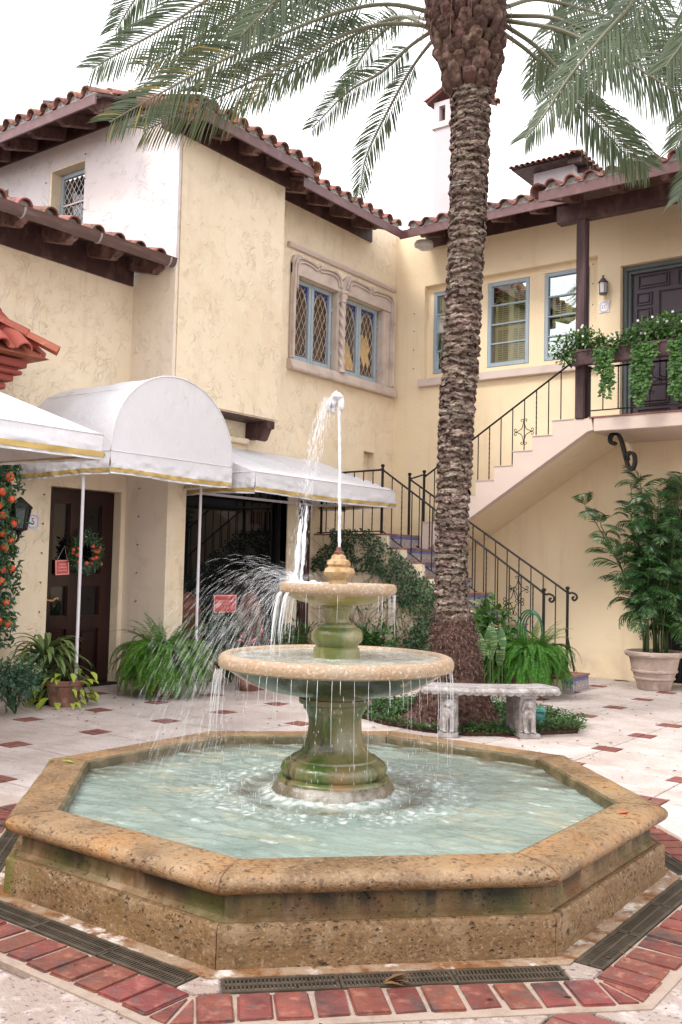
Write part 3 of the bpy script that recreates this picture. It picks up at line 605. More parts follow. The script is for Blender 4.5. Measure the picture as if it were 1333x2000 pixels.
# ---------------------------------------------------------------- shop window
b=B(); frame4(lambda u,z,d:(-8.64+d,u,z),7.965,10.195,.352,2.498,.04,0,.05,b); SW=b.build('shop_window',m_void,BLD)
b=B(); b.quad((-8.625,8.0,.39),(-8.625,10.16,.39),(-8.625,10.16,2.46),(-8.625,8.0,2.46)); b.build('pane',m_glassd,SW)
B().box(-8.55,-8.46,10.50,10.70,.0,2.35).build('corner_post',m_wood,BLD,bev=.01)
B().box(-8.63,-8.47,10.20,10.44,.0,2.5).build('mullion',m_yel,BLD,bev=.006)
# ---------------------------------------------------------------- door 2C
PD2=lambda u,z,d:(u,12.985-d,z)
b=B()
vs=frame4(PD2,-4.765,-3.42,3.386,5.685,.055,-.02,.10); FR=vs.build('door_frame',m_frame,BLD,bev=.008)
frame4(PD2,-4.709,-3.475,3.388,5.629,.04,-.02,.055).build('door_stop',m_frame,FR,bev=.006)
b=B(); bx(PD2,b,-4.66,-3.525,3.39,5.60,-.03,.0); D2=b.build('door',m_door2,BLD)
x0,wd_=-4.66,1.135
def pan(u0,u1,z0,z1):
    a,c=x0+u0*wd_,x0+u1*wd_
    o=frame4(PD2,a,c,z0,z1,.016,0,.026).build('panel',m_door2,D2,bev=.004)
    b=B(); bx(PD2,b,a+.034,c-.034,z0+.034,z1-.034,0,.018); b.build('panel',m_door2,D2,bev=.010)
for (z0,z1) in((5.375,5.56),(4.73,4.885),(3.56,3.70)): pan(.07,.45,z0,z1); pan(.55,.93,z0,z1)
for (z0,z1) in((5.14,5.32),(4.93,5.10)): pan(.05,.24,z0,z1); pan(.76,.95,z0,z1)
pan(.32,.68,4.935,5.32)
for (z0,z1) in((4.12,4.27),): pan(.05,.24,z0,z1); pan(.76,.95,z0,z1)
pan(.32,.68,4.08,4.66); pan(.07,.45,3.76,4.04); pan(.55,.93,3.76,4.04)
b=B(); b.lathe([(0,0),(.012,0),(.012,.008),(0,.010)],10); b.build('peephole',m_brass,D2,basis=T(-4.09,12.98,4.905)@RX(PI/2))
# ---------------------------------------------------------------- floodlight at the eave corner
FL=thing('eave_floodlight',(-7.73,12.40,6.42),'round white floodlight fitted under the eave where the two roofs meet','light fitting')
b=B(); b.lathe([(0,.06),(.135,.06),(.15,.03),(.145,-.01),(.11,-.02)],24,(-7.73,12.40,6.40)); b.build('housing',m_white2,FL,smooth='auto')
b=B(); b.lathe([(.11,-.018),(.085,-.035),(.08,-.05),(.05,-.055),(.045,-.07),(0,-.072)],24,(-7.73,12.40,6.40)); b.build('lens',m_frost,FL,smooth='auto')
# ---------------------------------------------------------------- grille opening, terracotta hood light
GRI=B().box(-4.21,-3.31,12.86,12.89,.02,2.3).build('dark_opening',m_void,BLD)
b=B()
for k in range(8): b.tube([(-4.17+k*.12,12.78,.05),(-4.17+k*.12,12.78,2.26)],.009,6)
for z in(.1,1.2,2.2): b.tube([(-4.2,12.78,z),(-3.32,12.78,z)],.011,6)
b.build('iron_grille',m_iron,GRI)
SCN=thing('wall_sconce',(-3.95,12.7,2.3),'rounded terracotta wall sconce above the dark opening, half behind the bamboo palm','light fitting')
b=B(); b.lathe([(.0,.40),(.07,.39),(.12,.33),(.135,.2),(.12,.08),(.09,0),(.07,.01)],20,(-3.96,12.70,2.34)); b.build('shade',m_potr,SCN,smooth='auto')
b=B(); b.box(-4.0,-3.92,12.74,12.80,2.45,2.58); b.build('wall_bracket',m_iron,SCN)
# ---------------------------------------------------------------- chimney and far tower
CH=thing('chimney',(-8.6,15.5,6.5),'tall white plastered chimney with a red tiled cap rising behind the palm trunk','chimney')
CH_=B().box(-9.18,-8.36,15,15.62,6.0,9.62).build('shaft',m_white,CH,bev=.02)
B().box(-9.22,-8.32,14.96,15.66,9.60,9.66).build('band',m_sill,CH,bev=.01)
gridwall('vent_head',m_white,'y',15.0,15.12,(-9.18,-8.36),(9.66,10.12),[(-9.07,-8.94,9.74,10.03),(-8.72,-8.58,9.74,10.03)],CH)
gridwall('vent_head',m_white,'x',-8.48,-8.36,(15.12,15.62),(9.66,10.12),[(15.22,15.4,9.74,10.03)],CH)
B().box(-9.10,-8.50,15.14,15.6,9.67,10.1).build('flue',m_rust,CH)
b=B(); b.prism([(-9.30,10.10),(-8.77,10.36),(-8.24,10.10),(-8.24,10.15),(-8.77,10.43),(-9.30,10.15)],'y',14.92,15.72); CR_=b.build('cap',m_tile,CH)
for s_ in(-1,1):
    for k in range(3):
        for y in range(4): inst('tile',ME_COV,CR_,T(-8.77+s_*(.58-.19*k),14.98+.22*y,10.13+.085*k)@RZ(PI/2*s_)@RX(.43)@SC(1.1,.6,.9))
for k in range(2): inst('tile',ME_COV,CR_,T(-8.77,14.88+.40*k,10.40)@SC(1.1,1,1))
B().tube([(-8.9,15.2,10.40),(-8.9,15.2,10.78)],[.05,.045],8).build('pot_finial',m_iron,CH)
TW=thing('distant_tower',(-8,19,9),'distant white tower with a red tiled hip roof beyond the porch eave','building')
B().box(-8.57,-7.70,18,22.0,7.5,9.72).build('wall',m_white,TW)
b=B(); b.add([(-8.90,17.6,9.70),(-7.40,17.6,9.70),(-7.40,22.4,9.70),(-8.90,22.4,9.70),(-8.15,18.4,9.90),(-8.15,21.6,9.90)],[(0,1,4),(1,2,5,4),(2,3,5),(3,0,4,5)])
b.add([(-8.88,17.62,9.68),(-7.42,17.62,9.68),(-7.42,22.38,9.68),(-8.88,22.38,9.68)],[(0,1,2,3)],1); TR=b.build('roof',[m_tile,m_wood],TW)
for k in range(13): inst('tile',ME_COV,TR,T(-8.86+.12*k,17.54,9.70)@RX(.25)@SC(.62,.8,.6))
for k in range(24): inst('tile',ME_COV,TR,T(-7.35,17.6+.2*k,9.70)@RZ(PI/2)@RX(.25)@SC(.8,.6,.6))
for k in range(9): B().box(-7.699,-7.44,17.7+.5*k,17.76+.5*k,9.58,9.675).build('rafter',m_wood,TR)
# ---------------------------------------------------------------- building across the court, behind the viewer
OP=thing('opposite_building',(-2,-7,0),'yellow stucco building closing the court behind the viewer, seen only in reflections','building')
gridwall('wall',m_yel2,'y',-7.3,-7,(-14,8),(0,5.4),[(-7,-6,3.2,4.6),(-4,-3,3.2,4.6),(-1,0,3.2,4.6),(-5,-3.6,0,2.3)],OP)
b=B(); b.prism([(-6.3,5.35),(-9.5,6.5),(-9.5,6.55),(-6.3,5.42)],'x',-14,8); OR=b.build('roof',m_tile,OP)
for k in range(80): inst('tile',ME_COV,OR,T(-13.9+.27*k,-6.25,5.43)@RZ(PI)@RX(.35)@SC(1.2,2.5,1))
for x in(-7,-4,-1): frame4(lambda u,z,d:(u,-7.1+d,z),x,x+1,3.2,4.6,.08,0,.05).build('window',m_blue,OP); 
B().box(-14,8,-7.32,-7.2,0,5).build('inner_wall',m_void,OP)
# ================================================================ STAIRCASE
RS,RUN=.19,.28
ST=thing('staircase',(-4.67,11.2,0),'two-flight stucco staircase with blue patterned tile risers climbing behind the palm to the upper door','staircase')
def hsh(i): return (math.sin(i*12.9898)*43758.5453)%1
tile_p=B().box(0,.011,0,.118,0,.108).mesh('riser_tile',m_pat); tile_b=B().box(0,.009,0,.118,0,.042).mesh('riser_tile',m_cob)
for k in range(10):
    x=-4.67-RUN*k; z=RS*k
    b=B(); b.box(-7.19 if k<9 else -8.49,x-.012,10.82,11.55,z,z+RS-.022)
    S_=b.build('step',m_yel2,ST)
    B().box(x-RUN-.012 if k<9 else -8.485,x+.012,10.80,11.56,z+RS-.022,z+RS).build('tread',m_tread,S_,bev=.004)
    for j in range(6):
        inst('riser_tile',tile_p,S_,T(x-.012,10.825+.121*j,z+.006)); inst('riser_tile',tile_b,S_,T(x-.012,10.825+.121*j,z+.120))
# side of bottom step also tiled
for j in range(2):
    inst('riser_tile',tile_p,S_,T(-4.80+.121*j,10.812,.006)@RZ(-PI/2)); inst('riser_tile',tile_b,S_,T(-4.80+.121*j,10.812,.12)@RZ(-PI/2))
# vine clad front wall under the flight and landing
b=B(); poly=[(-8.49,0),(-4.70,0)]
for k in range(10): poly+=[(-4.70-RUN*k,RS*(k+1)-.024),(-4.70-RUN*(k+1) if k<9 else -8.49,RS*(k+1)-.024)]
b.prism(poly,'y',10.79,10.818); b.build('stair_wall',m_yel,ST)
# upper flight: sloped slab with stepped string, then deck slab
US,UR=(3.385-1.90)/8,.277
x_top=-4.92
pts=[]
for k in range(8,0,-1):
    pts+=[(x_top-UR*k+.0,1.90+US*(8-k)),(x_top-UR*k,1.90+US*(9-k))]
poly=pts+[(x_top,3.385),(x_top+.25,3.385),(x_top+.28,3.235),(x_top+.20,3.215),(x_top-UR*8-.05,1.62),(x_top-UR*8-.05,1.90)]
B().prism(poly,'y',11.55,11.68).build('stair_string',m_string,ST,bev=.004)
for k in range(8,0,-1):
    zt=1.90+US*(9-k)
    q=B(); q.box(x_top-UR*k-.006,x_top-UR*(k-1)+.004,11.54,12.79,zt-.0,zt+.012); T_=q.build('tread',m_sill,ST)
B().prism(poly[:-5]+[(x_top+.2,3.385),(x_top+.20,3.235),(x_top-UR*8-.05,1.64),(x_top-UR*8-.05,1.9)],'y',11.682,12.795).build('flight_slab',m_yel2,ST)
B().box(x_top+.28,6,11.55,12.795,3.215,3.385).build('deck_slab',m_string,ST,bev=.006)
B().box(x_top+.22,6,11.535,12.79,3.386,3.402).build('deck_tiles',m_tread,ST)
# ---------------------------------------------------------------- railings
def curl(c,u,v,r,turns=1.1,n=14,s=1):
    """spiral from outside in, u,v in-plane axes"""
    out=[]
    for i in range(n):
        t=i/(n-1); a=t*turns*2*PI*s; q=r*(1-.72*t); out.append(Vector(c)+Vector(u)*q*math.cos(a)+Vector(v)*q*math.sin(a))
    return out
def ornament(c,sx,sz,parent):
    """four-pointed scroll star in the X-Z plane"""
    b=B(); X=Vector((1,0,0)); Z=Vector((0,0,1)); c=Vector(c)
    tips=[(X,Z),(Z,-X),(-X,-Z),(-Z,X)]
    L={0:sx,1:sz,2:sx,3:sz}
    for i,(d,_) in enumerate(tips):
        e=tips[(i+1)%4][0]; p=c+d*L[i]*.82; q=c+e*L[(i+1)%4]*.82
        mid=c+(d*L[i]+e*L[(i+1)%4])*.24
        b.tube(bez([p,p*.5+mid*.5+ (c-mid)*.05,mid,q*.5+mid*.5+(c-mid)*.05,q],14),.0055,5)
        for s in(1,-1):
            w=tips[(i+1)%4][0]*s
            k=curl(c+d*L[i]*.88+w*.028,-w,d,.026,.85,10,1)
            b.tube(k,.005,5)
        b.tube([c+d*(L[i]*.8-.012),c+d*(L[i]*.8+.012)],.011,6)
    return b.build('scroll_ornament',m_iron,parent)
def rail_post(x,y,z0,z1,parent,r=.019):
    b=B(); b.tube([(x,y,z0),(x,y,z1)],r,8); b.lathe([(0,-.012),(.022,-.008),(.026,0),(.014,.010),(.014,.016),(.025,.028),(.028,.042),(.022,.058),(0,.064)],12,(x,y,z1)); return b.build('post',m_iron,parent,smooth='auto')
def rail(name,label,y,x0,zt0,x1,zt1,h,n,posts,zf,orn=(),orng=.0,curlend=None,group=None,grp='iron stair railings'):
    t=thing(name,(x0,y,0),label,'railing',grp)
    f=lambda x:(x-x0)/(x1-x0)
    zt=lambda x:zt0+(zt1-zt0)*f(x)
    p=[(x0,y,zt0),(x1,y,zt1)]
    if curlend:
        d=Vector((x1-x0,0,zt1-zt0)).normalized()
        p=[(x0,y,zt0)]+[tuple(q) for q in bez([(x1-.12,y,zt(x1-.12)),(x1,y,zt1-.0),(x1+.05,y,zt1+.005),(x1+.105,y,zt1-.02),(x1+.115,y,zt1-.06),(x1+.085,y,zt1-.09),(x1+.055,y,zt1-.075),(x1+.06,y,zt1-.05),(x1+.08,y,zt1-.052)],26)]
    B().tube(p,.0135,8).build('handrail',m_iron,t,smooth='auto')
    B().tube([(x0,y,zt0-h),(x1,y,zt1-h)],.009,6).build('bottom_rail',m_iron,t)
    for i in range(n):
        x=x0+(x1-x0)*(i+1)/(n+1)
        if zf: 
            zb=max(zt(x)-h-.10,zf(x))
        else: zb=zt(x)-h
        o=B(); tw=(i%4==1)
        if tw:
            pts=[(x,y,zt(x)+(zb-zt(x))*k/24) for k in range(25)]; o.tube(pts,[.0075+.0022*(k%2) for k in range(25)],5)
        else: o.tube([(x,y,zt(x)),(x,y,zb)],.0075,6)
        o.build('baluster',m_iron,t)
    for (px,z0,z1) in posts: rail_post(px,y,z0,z1,t)
    for (cx,cz) in orn: ornament((cx,y,cz),.135,.17,t)
    return t
zlow=lambda x: RS*max(0,math.ceil((-4.67-x)/RUN-1e-6))
fl=rail('stair_railing','black iron railing on the near side of the lower flight, ending behind the fern',10.86,-7.36,2.775,-4.95,1.165,.83,14,[(-7.36,1.90,2.79),(-4.97,.19,1.175)],None,[(-6.40+1.03,.93+.13)],curlend=1)
bk=rail('stair_railing','black iron railing on the far side of the lower flight, nearest the plain wall',11.50,-7.33,2.70,-4.93,1.175,.86,13,[(-7.33,1.90,2.73),(-4.94,.19,1.195)],None,[(-5.62,1.20)],curlend=1)
up=rail('stair_railing','iron railing climbing the upper flight towards the flower box and purple post',11.60,-7.15,2.73,-4.93,4.15,.80,12,[(-7.15,1.90,2.77)],None,[(-5.62,3.28)])
ld=rail('stair_railing','level iron railing on the landing above the vine covered wall',10.86,-8.47,2.755,-7.36,2.775,.84,6,[(-8.40,1.90,2.76)],None,[(-8.02,2.38)])
dk=rail('balcony_railing','iron balcony railing below the flower box at the upper door',11.56,-4.72,4.02,2.0,4.02,.54,33,[(-4.70,3.40,3.99)],None,[(-3.92,3.80),(-2.2,3.8)],grp='balcony railing')
b=B(); b.tube([(-7.33,11.50,2.70),(-7.15,11.60,2.77)],.012,6); b.build('handrail',m_iron,bk)
b=B(); b.tube(bez([(-4.955,11.5,.72),(-4.90,11.50,.45),(-4.88,11.5,.38),(-4.84,11.50,.20)],12),.014,6); b.build('raking_stay',m_iron,bk)
# ---------------------------------------------------------------- iron scroll bracket on the wall under the deck
SB=thing('scroll_bracket',(-4.4,11.82,3.2),'black iron S-scroll bracket hanging just under the balcony edge','bracket')
b=B()
pth=bez([(x,11.82,z) for x,z in [[-4.45, 3.1], [-4.475, 3.075], [-4.515, 3.1], [-4.522, 3.165], [-4.478, 3.207], [-4.418, 3.19], [-4.38, 3.12], [-4.343, 2.99], [-4.31, 2.86], [-4.275, 2.765], [-4.23, 2.75], [-4.2, 2.83], [-4.214, 2.93], [-4.264, 2.955], [-4.3, 2.915], [-4.29, 2.86]]],60)
vs=[];fs=[]
for i,p in enumerate(pth):
    t=(pth[min(i+1,59)]-pth[max(i-1,0)]).normalized(); nrm=Vector((-t.z,0,t.x))*.014
    for yy in(-.04,.04):
        for q in(-1,1): vs.append(p+nrm*1.3*q+Vector((0,yy,0)))
    if i: 
        a=(i-1)*4;c=i*4; fs+=[(a,a+1,c+1,c),(a+2,c+2,c+3,a+3),(a,c,c+2,a+2),(a+1,a+3,c+3,c+1)]
b.add(vs,fs); b.build('scroll',m_iron,SB,smooth='auto')
b=B(); b.box(-4.50,-4.44,11.78,11.86,3.195,3.216); b.build('wall_fixing',m_iron,SB)
# ---------------------------------------------------------------- awnings
def awning_mesh(P_top,name): pass
def sheet(b,fn,nu,nv,mi=0):
    vs=[fn(i/nu,j/nv) for j in range(nv+1) for i in range(nu+1)]; w=nu+1
    b.add(vs,[(j*w+i,j*w+i+1,(j+1)*w+i+1,(j+1)*w+i) for j in range(nv) for i in range(nu)],mi)
def wr(u,v,s=1): return noise.noise(Vector((u*7*s,v*3,s)))*.020+noise.noise(Vector((u*15*s+v*9,v*5-u*6,3.3)))*.020
def valance(parent,p0,p1,z1,z0,out,seed=0,sz=.02):
    """hanging cloth from p0 to p1 between z1 (top) and z0 with yellow braid near the hem"""
    p0=Vector((*p0,0));p1=Vector((*p1,0));o=Vector((*out,0)); h=z1-z0
    def f(u,v,d=0):
        p=p0.lerp(p1,u); w=(wr(u*(p1-p0).length+seed,v)*1.6*v+.010*math.sin(u*9+seed)*v)
        return (p.x+o.x*(w+d),p.y+o.y*(w+d),z1-h*v+ .012*math.sin(u*5.3+seed)*v)
    b=B(); sheet(b,lambda u,v:f(u,v),64,10); sheet(b,lambda u,v:f(u,v,-.004),64,10); b.tube([Vector(f(u/24,0,.002))+Vector((0,0,.002)) for u in range(25)],.0065,5); V_=b.build('valance',m_awn,parent,smooth=True)
    b=B(); a0,a1=1-(sz+.022)/h*1.5,1-.018/h*1.2
    sheet(b,lambda u,v:f(u,a0+(a1-a0)*v,.009),64,2); sheet(b,lambda u,v:f(u,a0+(a1-a0)*v,-.008),64,2); b.build('braid',m_stripe,V_,smooth=True)
    return V_
# barrel awning over door 5
A1=thing('barrel_awning',(-7.84,7.04,0),'white barrel-vaulted canvas awning on two slim poles over door 5','awning','white canvas awnings')
yc,hw,zs,zt=7.04,.865,2.52,3.385; xf,xw=-7.40,-8.88
b=B()
def arc(u,v):
    a=PI*u; x=xw+(xf-xw)*v; sag=.020*math.sin(v*PI*3)**2*abs(math.sin(a*2))+.010*noise.noise(Vector((x*3,a*2,1)))+.004*noise.noise(Vector((x*9,a*7,2)))
    return (x,yc-(hw-sag)*math.cos(a),zs+(zt-zs-sag)*math.sin(a)**.92)
sheet(b,arc,40,10); CN=b.build('canopy',m_awn,A1,smooth=True)
b=B(); n=40; vs=[(xf,yc,zs)]+[(xf+.004*0,yc-hw*math.cos(PI*i/n),zs+(zt-zs)*math.sin(PI*i/n)**.92) for i in range(n+1)]
b.add(vs,[(0,i,i+1) for i in range(1,n+1)]); b.build('end_panel',m_awn,A1)
for q in(.28,.5,.72):
    b=B(); b.tube([(xw+(xf-xw)*v/10,yc-(hw+.002)*math.cos(PI*q),zs+(zt-zs+.002)*math.sin(PI*q)**.92) for v in range(11)],.004,5); b.build('seam',m_awn,A1)
b=B(); b.tube([(xf+.003,yc-hw*math.cos(PI*i/n),zs+(zt-zs)*math.sin(PI*i/n)**.92) for i in range(n+1)],.008,6); b.build('piping',m_awn,A1,smooth=True)
valance(A1,(xf+.004,yc-hw),(xf+.004,yc+hw),zs,2.285,(1,0),1)
valance(A1,(xw+.02,yc-hw-.004),(xf,yc-hw-.004),zs,2.285,(0,-1),4)
valance(A1,(xf,yc+hw+.004),(xw+.02,yc+hw+.004),zs,2.285,(0,1),7)
for y in(6.21,7.87): B().tube([(-7.84,y,0),(-7.84,y,2.50)],.0165,12).build('pole',m_pole,A1,smooth='auto')
b=B()
for x in(-7.42,-7.84,-8.3,-8.84): b.tube([(x,yc-(hw-.02)*math.cos(PI*i/20),zs-.01+(zt-zs-.02)*math.sin(PI*i/20)) for i in range(21)],.012,6)
for y in(yc-hw+.02,yc+hw-.02): b.tube([(xf-.02,y,zs-.01),(xw+.02,y,zs-.01)],.012,6)
b.build('awning_frame',m_pole,A1)
# shop window awning
A2=thing('flat_awning',(-7.8,9.5,2.2),'white sloping canvas awning over the dark shop window, just right of the barrel awning','awning','white canvas awnings')
def shed(A,x0,x1,y0,y1,zt,zf,zb,inset=0,yt0=None,yt1=None):
    yt0=y0 if yt0 is None else yt0; yt1=y1 if yt1 is None else yt1
    b=B()
    def f(u,v):
        ya=yt0+(y0-yt0)*v; yb=yt1+(y1-yt1)*v
        return (x0+(x1-x0)*v,ya+(yb-ya)*u,zt+(zf-zt)*v-.025*math.sin(v*PI)-.022*abs(math.sin(u*PI*4))*math.sin(v*PI)-.008*noise.noise(Vector((u*9,v*4,y0))))
    sheet(b,f,20,12); b.build('canopy',m_awn,A,smooth=True)
    b=B()
    for (yt,y) in((yt0,y0),(yt1,y1)): B().add([(x0,yt,zt),(x1,y,zf),(x0,yt,zf)],[(0,1,2)]).build('side_panel',m_awn,A)
    b=B(); b.add([(x0+.02,y0+.03,zf-.03),(x1-.03,y0+.03,zf-.03),(x1-.03,y1-.03,zf-.03),(x0+.02,y1-.03,zf-.03)],[(0,1,2,3)]); 
    V1=valance(A,(x1,y0),(x1,y1),zf,zb,(1,0),y0); valance(A,(x0,y0-.003),(x1,y0-.003),zf,zb,(0,-1),y0+3); valance(A,(x1,y1+.003),(x0,y1+.003),zf,zb,(0,1),y0+5)
    b=B(); b.box(x0+.02,x1-.02,y0+.02,y0+.05,zb+.05,zb+.08); b.box(x0+.02,x1-.02,y1-.05,y1-.02,zb+.05,zb+.08); b.box(x1-.05,x1-.02,y0+.05,y1-.05,zb+.05,zb+.08); b.box(x0+.01,x0+.04,y0+.05,y1-.05,zb+.05,zb+.08)
    for t in(.25,.5,.75): b.tube([(x0+.02,y0+(y1-y0)*t,zt-.03),(x1-.03,y0+(y1-y0)*t,zf-.03)],.012,6)
    b.build('awning_frame',m_pole,A)
shed(A2,-8.47,-7.15,8.02,10.87,2.935,2.475,2.235)
# near left awning
A3=thing('flat_awning',(-7.0,3.5,2.2),'white sloping canvas awning cut off by the left edge of the photo, nearest the viewer','awning','white canvas awnings')
shed(A3,-8.86,-6.0,.6,4.93,3.38,2.427,2.235)
b=B(); b.box(-8.4,-6.06,4.86,4.885,2.27,2.42); b.build('lacing_bar',m_awni,A3)
for k in range(16): B().tube([(-8.3+.15*k,4.885,2.33),(-8.3+.15*k,4.90,2.335)],.010,6).build('lacing_hook',m_iron,A3)
# ---------------------------------------------------------------- tiled hood over the first doorway
HD=thing('tiled_hood',(-8.4,5.4,3),'little red clay tile hood with stepped cornice at the left edge, above the nearest awning','canopy')
b=B()
for (o,z0,z1) in((0,3.08,3.14),(.05,3.14,3.20),(.035,3.20,3.22),(.10,3.22,3.29),(.16,3.29,3.33),(.13,3.33,3.36),(.19,3.36,3.44)):
    b.box(-8.86,-8.50+o,3.0,5.64+o,z0,z1)
b.build('cornice',mat('red_cornice_paint',(.30,.07,.05),.6,.3,layers=[((.30,.06,.05),8,.45,.7)],bumps=[('noise',30,.003)]),HD,bev=.012)
b=B(); b.add([(-8.16,3.0,3.46),(-8.16,5.98,3.46),(-8.87,5.98,3.46),(-8.87,3.0,3.46),(-8.87,5.0,4.04),(-8.87,3.0,4.04)],[(0,1,4,5),(1,2,4),(0,3,2,1)]); HR=b.build('hood_roof',m_tiler,HD)
hc=half_tube(.088,.074,.44,.016); hc.materials[0]=m_tiler; hp=half_tube(.080,.086,.44,.014,-1); hp.materials[0]=m_tiler
sl=math.atan(.58/.71)
for k in range(7):
    y=5.66-.25*k
    for c in range(3): inst('tile',hc,HR,T(-8.13-.27*c,y,3.50+.22*c)@RZ(PI/2)@RX(sl)@RZ(R.uniform(-.06,.06)))
    inst('tile',hp,HR,T(-8.12,y-.125,3.55)@RZ(PI/2)@RX(sl))
# hip tiles down the corner
d=(Vector((-8.87,5.0,4.04))-Vector((-8.13,5.98,3.47))); ang=math.atan2(-d.x,d.y)
el=math.atan2(d.z,math.hypot(d.x,d.y))
for k in range(4):
    p=Vector((-8.10,6.02,3.50))+d.normalized()*(.33*k); inst('tile',hc,HR,T(p+Vector((0,0,.02+.01*k)))@RZ(ang)@RX(el)@SC(1.05,1,1.05))
for k in range(3): inst('tile',hc,HR,T(-8.35-.25*k,6.0,3.50)@RZ(PI)@RX(.55))
# ---------------------------------------------------------------- number tiles, signs, lanterns
def text(s,size,m,parent,basis,name='lettering',ext=.0006):
    c=bpy.data.curves.new(name,'FONT'); c.body=s; c.size=size; c.align_x='CENTER'; c.align_y='CENTER'; c.extrude=ext; c.materials.append(m); c.resolution_u=3
    o=bpy.data.objects.new(name,c); COL.objects.link(o); dg=bpy.context.evaluated_depsgraph_get(); dg.update()
    me=bpy.data.meshes.new_from_object(o.evaluated_get(dg)); bpy.data.objects.remove(o); bpy.data.curves.remove(c)
    o=bpy.data.objects.new(name,me); link(o,parent,basis); return o
FX_=Matrix(((0,0,1,0),(1,0,0,0),(0,1,0,0),(0,0,0,1)))    # text plane facing +X, reading along +Y
FY_=Matrix(((1,0,0,0),(0,0,-1,0),(0,1,0,0),(0,0,0,1)))   # facing -Y, reading along +X
def plaque(F,c,w,h,label,txt,ts,ink):
    t=thing('house_number_tile',c,label,'number tile'); Mx=T(c)@F
    B().box(-w/2,w/2,-h/2,h/2,0,.010).build('tile',m_por,t,bev=.001,basis=Mx)
    b=B(); k=.3
    def octo(sx,sy,q): return [(-sx+q,-sy),(sx-q,-sy),(sx,-sy+q),(sx,sy-q),(sx-q,sy),(-sx+q,sy),(-sx,sy-q),(-sx,-sy+q)]
    for (s_,wd) in((.90,.0045),(.76,.0028)):
        o=octo(w/2*s_,h/2*s_,w*.16); i=octo(w/2*s_-wd,h/2*s_-wd,w*.16-wd*.3); vs=[(x,y,.0115) for x,y in o]+[(x,y,.0115) for x,y in i]
        b.add(vs,[(j,(j+1)%8,8+(j+1)%8,8+j) for j in range(8)])
    b.build('border',m_cob,t,basis=Mx); text(txt,ts,ink,t,Mx@T(0,-.002,.011))
plaque(FX_,(-8.878,6.372,1.845),.150,.158,'blue bordered tile with the number 5 beside the dark shop door','5',.105,m_ink)
plaque(FY_,(-4.995,12.798,5.145),.145,.155,'pale blue tile numbered 2C under the small lantern by the upper door','2C',.075,mat('grey_ink',(.25,.22,.28),.4))
def small_lantern():
    t=thing('wall_lantern',(-4.985,12.72,5.28),'small pewter lantern on the wall beside the upper door','lantern')
    c=(-4.985,12.715,5.30); pw=mat('pewter',(.09,.08,.09),.45,.5,metal=.4)
    b=B(); b.lathe([(0,0),(.05,.0),(.055,.012),(.054,.02)],16,c); b.lathe([(.055,.17),(.07,.168),(.066,.178),(.02,.235),(.012,.24),(.014,.255),(.0,.275)],16,c)
    for k in range(4):
        a=PI/4+PI/2*k; b.tube([(c[0]+.052*math.cos(a),c[1]+.052*math.sin(a),c[2]+.01),(c[0]+.055*math.cos(a),c[1]+.055*math.sin(a),c[2]+.17)],.005,5)
    b.box(c[0]-.03,c[0]+.03,c[1]+.05,12.8,c[2]+.04,c[2]+.14); b.tube([(c[0]-.02,c[1],c[2]+.262),(c[0]+.02,c[1],c[2]+.268)],.006,5)
    b.build('lantern_cage',pw,t,smooth='auto')
    b=B(); b.lathe([(.046,.015),(.049,.165)],16,c); b.build('lantern_glass',m_frost,t,smooth=True)
small_lantern()
def big_lantern():
    t=thing('wall_lantern',(-8.6,6.08,1.75),'large black iron lantern half hidden by the orange garland beside door 5','lantern')
    c=(-8.66,6.06,1.74); b=B()
    b.lathe([(0,-.06),(.02,-.05),(.03,-.02),(.075,.0),(.08,.015)],6,c); b.lathe([(.115,.23),(.13,.225),(.12,.25),(.05,.31),(.03,.33),(0,.35)],6,c)
    for k in range(6):
        a=PI/3*k; b.tube([(c[0]+.075*math.cos(a),c[1]+.075*math.sin(a),c[2]+.0),(c[0]+.112*math.cos(a),c[1]+.112*math.sin(a),c[2]+.23)],.007,5)
    b.box(-8.88,-8.84,5.98,6.12,1.72,1.95); b.tube(bez([(-8.86,6.05,1.85),(-8.78,6.05,1.66),(-8.70,6.06,1.62),(-8.66,6.06,1.70)],12),.012,6)
    b.build('lantern_cage',m_iron,t,smooth='auto'); b=B(); b.lathe([(.068,.01),(.104,.225)],6,c); b.build('lantern_glass',m_glass,t)
big_lantern()
# sign in the shop window
SG=thing('shop_sign',(-8.60,9.14,.92),'coral red card sign with white lettering standing in the shop window','sign')
B().box(-8.615,-8.605,8.93,9.355,.808,1.042).build('board',m_red,SG)
b=B(); frame4(lambda u,z,d:(-8.604+d,u,z),8.938,9.347,.816,1.034,.008,0,.001,b); b.build('border',m_signw,SG)
text('STEPHEN BONNEY',.040,m_signw,SG,T(-8.6035,9.142,.960)@FX_); text('GALLERY',.026,m_signw,SG,T(-8.6035,9.142,.925)@FX_); text('OPEN',.014,m_signw,SG,T(-8.6035,9.142,.885)@FX_)
# hanging sign on door 5
HS=thing('hanging_sign',(-8.99,6.86,1.35),'small coral sign hanging by a string on the glass of door 5','sign')
Mh=T(-8.985,6.865,1.355)@FX_@RZ(.05)
B().box(-.095,.095,-.085,.085,0,.006).build('board',m_red,HS,basis=Mh)
b=B(); frame4(lambda u,z,d:(u,z,.0065+d),-.088,.088,-.078,.078,.006,0,.001,b); b.build('border',m_signw,HS,basis=Mh)
text('PLEASE',.028,m_signw,HS,Mh@T(0,.035,.007)); text('COME IN',.028,m_signw,HS,Mh@T(0,0,.007)); text('WE ARE OPEN',.020,m_signw,HS,Mh@T(0,-.035,.007))
b=B(); b.tube([(-8.982,6.80,1.44),(-8.985,6.89,1.60),(-8.982,6.93,1.445)],.002,4); b.build('string',m_signw,HS)
